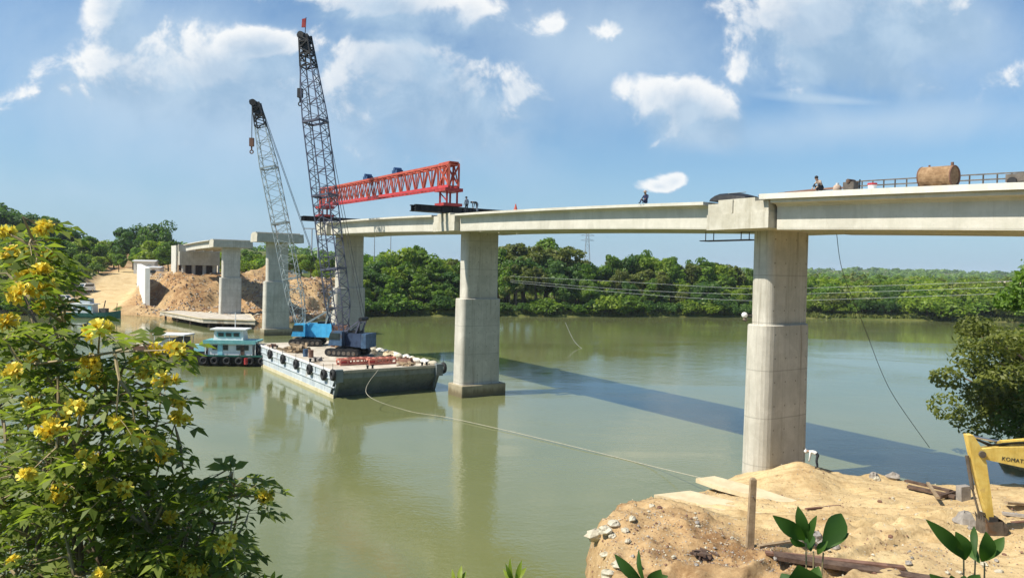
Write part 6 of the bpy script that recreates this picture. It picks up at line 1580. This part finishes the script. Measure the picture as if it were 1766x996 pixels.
# ------------------------------------------------------------------ flowering shrub beside the viewer
def shrub():
    rnd = np.random.RandomState(17); pr = random.Random(17)
    root = Vector((-2.75, 5.1, gz(-2.75, 5.1)))
    t = thing('flowering_shrub', 'leafy shrub with yellow trumpet flowers beside the river', 'shrub', root)
    POLY = [(-60, 385), (50, 384), (78, 400), (84, 440), (86, 478), (80, 520), (130, 552), (186, 592), (262, 606), (288, 645), (312, 690), (305, 745), (300, 790), (345, 812), (400, 815), (446, 850), (450, 874), (402, 905), (425, 950), (432, 1040), (-60, 1040)]
    def inside(x, y):
        c = False; n = len(POLY)
        for i in range(n):
            (ax, ay), (bx, by) = POLY[i], POLY[(i + 1) % n]
            if (ay > y) != (by > y) and x < (bx - ax) * (y - ay) / (by - ay) + ax: c = not c
        return c
    FL = [(30, 445), (48, 482), (84, 462), (75, 497), (80, 440), (70, 392), (76, 530), (40, 505), (172, 572), (150, 650), (62, 620), (28, 640), (156, 622), (298, 603), (250, 640), (268, 606), (282, 652), (240, 622), (200, 720), (304, 690), (308, 722), (236, 745), (90, 725), (264, 772), (290, 785), (146, 790), (100, 850), (142, 838), (180, 833), (214, 840), (95, 742), (160, 890), (394, 934), (300, 888), (50, 815), (238, 958), (312, 962), (448, 855), (132, 702), (60, 700), (18, 560), (16, 402), (66, 470), (30, 970), (180, 988), (335, 978)]
    tips = []
    for x, y in FL: tips.append((py_(x, y, pr.uniform(4.0, 4.7)), True))
    while len(tips) < 320:
        x, y = pr.uniform(-60, 450), 384 + 656 * pr.random() ** 0.8
        if not inside(x, y): continue
        keep = 0.50 if y < 560 else (0.40 if y < 780 else 1.0)
        if pr.random() > keep: continue
        tips.append((py_(x, y, pr.uniform(4.3, 6.2)), False))
    # stems
    stems = []
    for k in range(9):
        a = Vector((root.x + pr.uniform(-0.5, 0.4), root.y + pr.uniform(-0.35, 0.35), root.z - 0.2))
        top = [py_(40, 470, 5.4), py_(110, 560, 5.0), py_(175, 700, 4.9), py_(250, 680, 5.2), py_(60, 720, 4.7), py_(330, 860, 5.1), py_(-20, 600, 5.3), py_(200, 820, 5.6), py_(380, 900, 5.0)][k]
        pts = []
        for i in range(9):
            f = i / 8; p = a.lerp(top, f) + Vector((pr.uniform(-1, 1), pr.uniform(-1, 1), 0)) * 0.05; p.z += 0.12 * math.sin(f * math.pi); pts.append(p)
        stems.append(pts)
    m = MB()
    for pts in stems: m.tube(pts, [0.034 - 0.0032 * i for i in range(9)], 7)
    nodes = [(p, 1) for s in stems for p in s[3:]]
    part(m, 'stem', 'bark', t, True)
    m = MB(); LV, LT = [], []; CL = []
    def leaflet(b, d, nrm, ln, w, tn):
        sx = d.cross(nrm).normalized(); up = sx.cross(d)
        c = b + d * ln * 0.45; tip = b + d * ln - up * ln * 0.18
        LV.extend([b, c + sx * w + up * w * 0.35, tip, c - sx * w + up * w * 0.35]); LT.extend([tn] * 4)
    for tp, fl in tips:
        best = min(nodes, key=lambda q: (q[0] - tp).length + (0.5 if q[0].z > tp.z - 0.05 else 0))[0]
        mid = best.lerp(tp, 0.55) + Vector((pr.uniform(-.08, .08), pr.uniform(-.08, .08), pr.uniform(0.0, 0.14)))
        m.tube([best, best.lerp(mid, 0.6), mid, mid.lerp(tp, 0.6), tp], [0.011, 0.009, 0.007, 0.005, 0.003], 5)
        if pr.random() < 0.5: nodes.append((mid, 0))
        out = (tp - mid).normalized()
        lt0 = pr.random()
        for k in range(pr.randint(4, 6) if not fl else 4):
            f = pr.uniform(0.25, 1.0); b = mid.lerp(tp, f)
            a = pr.uniform(0, 6.28); side = Vector((math.cos(a), math.sin(a), pr.uniform(-0.1, 0.7)))
            d = (out * 0.5 + side).normalized(); L = pr.uniform(0.13, 0.23); prev = b; nl = pr.choice([2, 3, 3])
            up = Vector((0, 0, 1)); tn = min(1, max(0, lt0 * 0.6 + pr.uniform(0, 0.4)))
            rach = [b + d * L * g + Vector((0, 0, -0.32 * L * g * g)) for g in (0, 0.33, 0.66, 1.0)]
            m.tube(rach, 0.0018, 3, cap=False)
            sd = d.cross(up).normalized() if abs(d.z) < 0.95 else Vector((1, 0, 0)); nrm = (sd.cross(d) + Vector((pr.uniform(-.4, .4), pr.uniform(-.4, .4), 0))).normalized()
            for g in range(nl):
                q = rach[g + (4 - nl) if nl < 3 else g + 1]; 
                for s_ in (-1, 1):
                    dd = (d * 0.55 + sd * s_ + Vector((0, 0, pr.uniform(-0.45, 0.1)))).normalized(); ln = pr.uniform(0.07, 0.125); leaflet(q, dd, nrm, ln, ln * 0.20, min(1, max(0, tn + pr.uniform(-.15, .15))))
            ln = pr.uniform(0.08, 0.13); leaflet(rach[-1], (d + Vector((0, 0, -0.5))).normalized(), nrm, ln, ln * 0.20, tn)
        if fl: CL.append((tp, out))
    part(m, 'twig', 'stem_green', t)
    L0 = root
    V = np.array([tuple(v - L0) for v in LV]); obj_from(quads_mesh('foliage', V, 4, LEAF['elder'], np.array(LT)), 'foliage', t)
    # trumpet flowers in clusters, each cluster a part
    def flower(c, d, r, FV, FT, tn):
        x = d.cross(Vector((0.3, 0.2, 1))).normalized(); y = d.cross(x)
        for i in range(5):
            a0, a1, am = 2 * math.pi * i / 5, 2 * math.pi * (i + 1) / 5, 2 * math.pi * (i + 0.5) / 5
            e = lambda a, rr_, h: c + (x * math.cos(a) + y * math.sin(a)) * rr_ + d * h
            FV.extend([e(a0, r * 0.16, -r * 1.1), e(a1, r * 0.16, -r * 1.1), e(a1, r * 0.45, 0), e(a0, r * 0.45, 0)]); FT.extend([tn * 0.5] * 4)
            FV.extend([e(a0, r * 0.45, 0), e(a1, r * 0.45, 0), e(am + 0.32, r * 1.05, r * 0.30), e(am - 0.32, r * 1.05, r * 0.30)]); FT.extend([tn] * 4)
    for tp, out in CL:
        FV, FT = [], []; big = pr.uniform(0.45, 1.05)
        for k in range(int(5 + 8 * big)):
            d = Vector((pr.gauss(0, 1), pr.gauss(0, 1) - 0.5, pr.gauss(0, 0.8) + 0.35)).normalized(); c = tp + Vector((d.x, d.y, d.z * 0.75)) * 0.068 * big * pr.uniform(0.5, 1.1) + out * 0.02
            flower(c, d, pr.uniform(0.028, 0.040), FV, FT, pr.uniform(0.2, 1.0))
        obj_from(quads_mesh('flower_cluster', np.array([tuple(v - L0) for v in FV]), 4, MT['petal'], np.array(FT)), 'flower_cluster', t)
shrub()

# broad-leaved young plants at the top of the bank
def broad_plant(label, Y, hub, leaves, stems, leafm='broad', name='leafy_plant', cat='plant'):
    pr = random.Random(int(hub[0])); h = py_(hub[0], hub[1], Y); root = Vector((h.x + 0.04, h.y + 0.03, 0)); root.z = gz(root.x, root.y) - 0.05
    t = thing(name, label, cat, root)
    for (sx, sy) in stems:
        a = py_(sx, sy, Y + pr.uniform(-0.03, 0.03)); m = MB(); m.tube([root + Vector((pr.uniform(-.03, .03), 0, 0)), root.lerp(a, 0.5) + Vector((pr.uniform(-.03, .03), pr.uniform(-.03, .03), 0)), a], [0.007, 0.005, 0.0035], 6); part(m, 'stem', 'stem_green', t)
    for (bx, by, tx, ty, w, face) in leaves:
        b = py_(bx, by, Y); tp = py_(tx, ty, Y + pr.uniform(-0.10, 0.10)); d = tp - b; L = d.length; d.normalize()
        view = Vector((0, -1, 0.25)).normalized(); sd = d.cross(view).normalized(); nr = sd.cross(d).normalized()
        sd = (sd * math.cos(face) + nr * math.sin(face)).normalized(); nr = sd.cross(d).normalized()
        W = w * Y / F; rows = []; n = 9
        for i in range(n):
            f = i / (n - 1); ww = W * (math.sin(math.pi * min(1, f * 0.96 + 0.03)) ** 0.8) * (0.75 + 0.5 * f if f < 0.7 else 1.1 * (1 - (f - 0.7) * 0.4)); c = b + d * L * f + nr * (0.10 * L * math.sin(f * math.pi)) - Vector((0, 0, 0.06 * L * f * f))
            rows.append([c - sd * ww / 2 + nr * ww * 0.16, c, c + sd * ww / 2 + nr * ww * 0.16])
        m = MB(); b0 = 0
        for r_ in rows: m.v.extend([tuple(p) for p in r_])
        for i in range(n - 1):
            for j in range(2): m.f.append((i * 3 + j, i * 3 + j + 1, i * 3 + j + 4, i * 3 + j + 3)); m.mi.append(0)
        o = part(m, 'leaf', LEAF[leafm], t, True)
        at = o.data.attributes.new('tint', 'FLOAT', 'POINT'); at.data.foreach_set('value', [pr.uniform(0.1, 0.9)] * len(o.data.vertices))
    return t
broad_plant('broad leafed young plant with a wide upright leaf in front of the sand', 3.5, (1400, 950),
    [(1388, 930, 1333, 883, 26, 0.2), (1392, 928, 1376, 868, 20, 0.5), (1396, 935, 1409, 884, 14, 0.9), (1418, 948, 1451, 880, 38, 0.1), (1420, 950, 1464, 915, 18, 0.6), (1392, 940, 1362, 925, 16, 0.8), (1398, 950, 1390, 915, 22, 0.2), (1410, 955, 1428, 930, 14, 0.9)],
    [(1390, 935), (1403, 950), (1420, 952)])
broad_plant('broad leafed young plant with long drooping leaf below the excavator bucket', 3.4, (1680, 965),
    [(1662, 962, 1597, 888, 24, 0.2), (1664, 965, 1648, 912, 28, 0.1), (1682, 962, 1680, 903, 12, 0.7), (1694, 968, 1700, 912, 28, 0.15), (1700, 966, 1732, 922, 20, 0.5), (1690, 970, 1672, 940, 18, 0.9)],
    [(1662, 965), (1682, 965), (1698, 970)])
broad_plant('low plant whose leaf tips show under the brown sand mound', 3.3, (1118, 1015),
    [(1112, 1010, 1060, 950, 20, 0.3), (1114, 1010, 1102, 943, 11, 0.8), (1120, 1012, 1140, 978, 26, 0.2), (1122, 1012, 1152, 990, 22, 0.5), (1110, 1015, 1088, 985, 16, 0.2)], [(1114, 1010), (1122, 1012)])
broad_plant('low plant with one big round leaf under the first broad leafed plant', 3.2, (1385, 1030),
    [(1382, 1035, 1376, 968, 76, 0.1), (1392, 1030, 1412, 972, 30, 0.4), (1375, 1030, 1348, 985, 30, 0.3)], [(1383, 1033), (1390, 1030)])
broad_plant('low plant with leaf tips just showing below the excavator plant', 3.2, (1650, 1030),
    [(1640, 1020, 1603, 985, 24, 0.3), (1652, 1020, 1640, 988, 26, 0.6), (1662, 1020, 1690, 988, 24, 0.3), (1655, 1025, 1665, 990, 20, 0.2)], [(1645, 1022), (1660, 1022)])
broad_plant('small lime green shoot poking up in front of the water', 4.6, (888, 1010),
    [(888, 1008, 880, 958, 8, 0.6), (888, 1008, 868, 978, 8, 0.3), (890, 1008, 900, 962, 9, 0.2), (890, 1008, 908, 975, 8, 0.4), (888, 1008, 872, 968, 7, 0.2)], [(888, 1008)], 'lime', 'shoot', 'plant')
broad_plant('tiny lime green shoot beside the taller lime shoot', 4.6, (792, 1020),
    [(792, 1015, 780, 978, 8, 0.5), (792, 1015, 796, 972, 9, 0.2), (794, 1015, 804, 982, 8, 0.4)], [(792, 1015)], 'lime', 'shoot', 'plant')
broad_plant('little shoot at the foot of the flowering shrub', 4.6, (470, 1015),
    [(470, 1012, 456, 985, 9, 0.5), (470, 1012, 474, 982, 9, 0.2), (472, 1012, 488, 988, 9, 0.4)], [(470, 1012)], 'lime', 'shoot', 'plant')

def weeds():
    rnd = np.random.RandomState(44); Vs, Ts = [], []
    n = 900
    X = rnd.uniform(-0.5, 5.0, n); Y = rnd.uniform(2.6, 6.5, n); Z = ground(X, Y)[0]
    for x, y, z in zip(X, Y, Z):
        h = rnd.uniform(0.12, 0.42); k = rnd.randint(3, 6)
        for _ in range(k):
            a = rnd.uniform(0, 6.28); w = rnd.uniform(0.004, 0.010); l = rnd.uniform(0.03, 0.16); c, s_ = math.cos(a), math.sin(a)
            b = np.array([x, y, z - 0.02]); sd = np.array([-s_, c, 0]) * w; tip = b + np.array([c * l, s_ * l, h * rnd.uniform(0.7, 1.1)]); md = b + np.array([c * l * 0.35, s_ * l * 0.35, h * 0.6])
            Vs.append(np.stack([b - sd, b + sd, md + sd * 0.8, md - sd * 0.8])); Vs.append(np.stack([md - sd * 0.8, md + sd * 0.8, tip + sd * 0.1, tip - sd * 0.1])); Ts += [rnd.rand()] * 8
    me = quads_mesh('weeds', np.concatenate(Vs), 4, LEAF['lawn'], np.array(Ts))
    tag(obj_from(me, 'weeds'), 'thin grass and weeds on the top of the near bank', 'weeds', kind='stuff')
weeds()
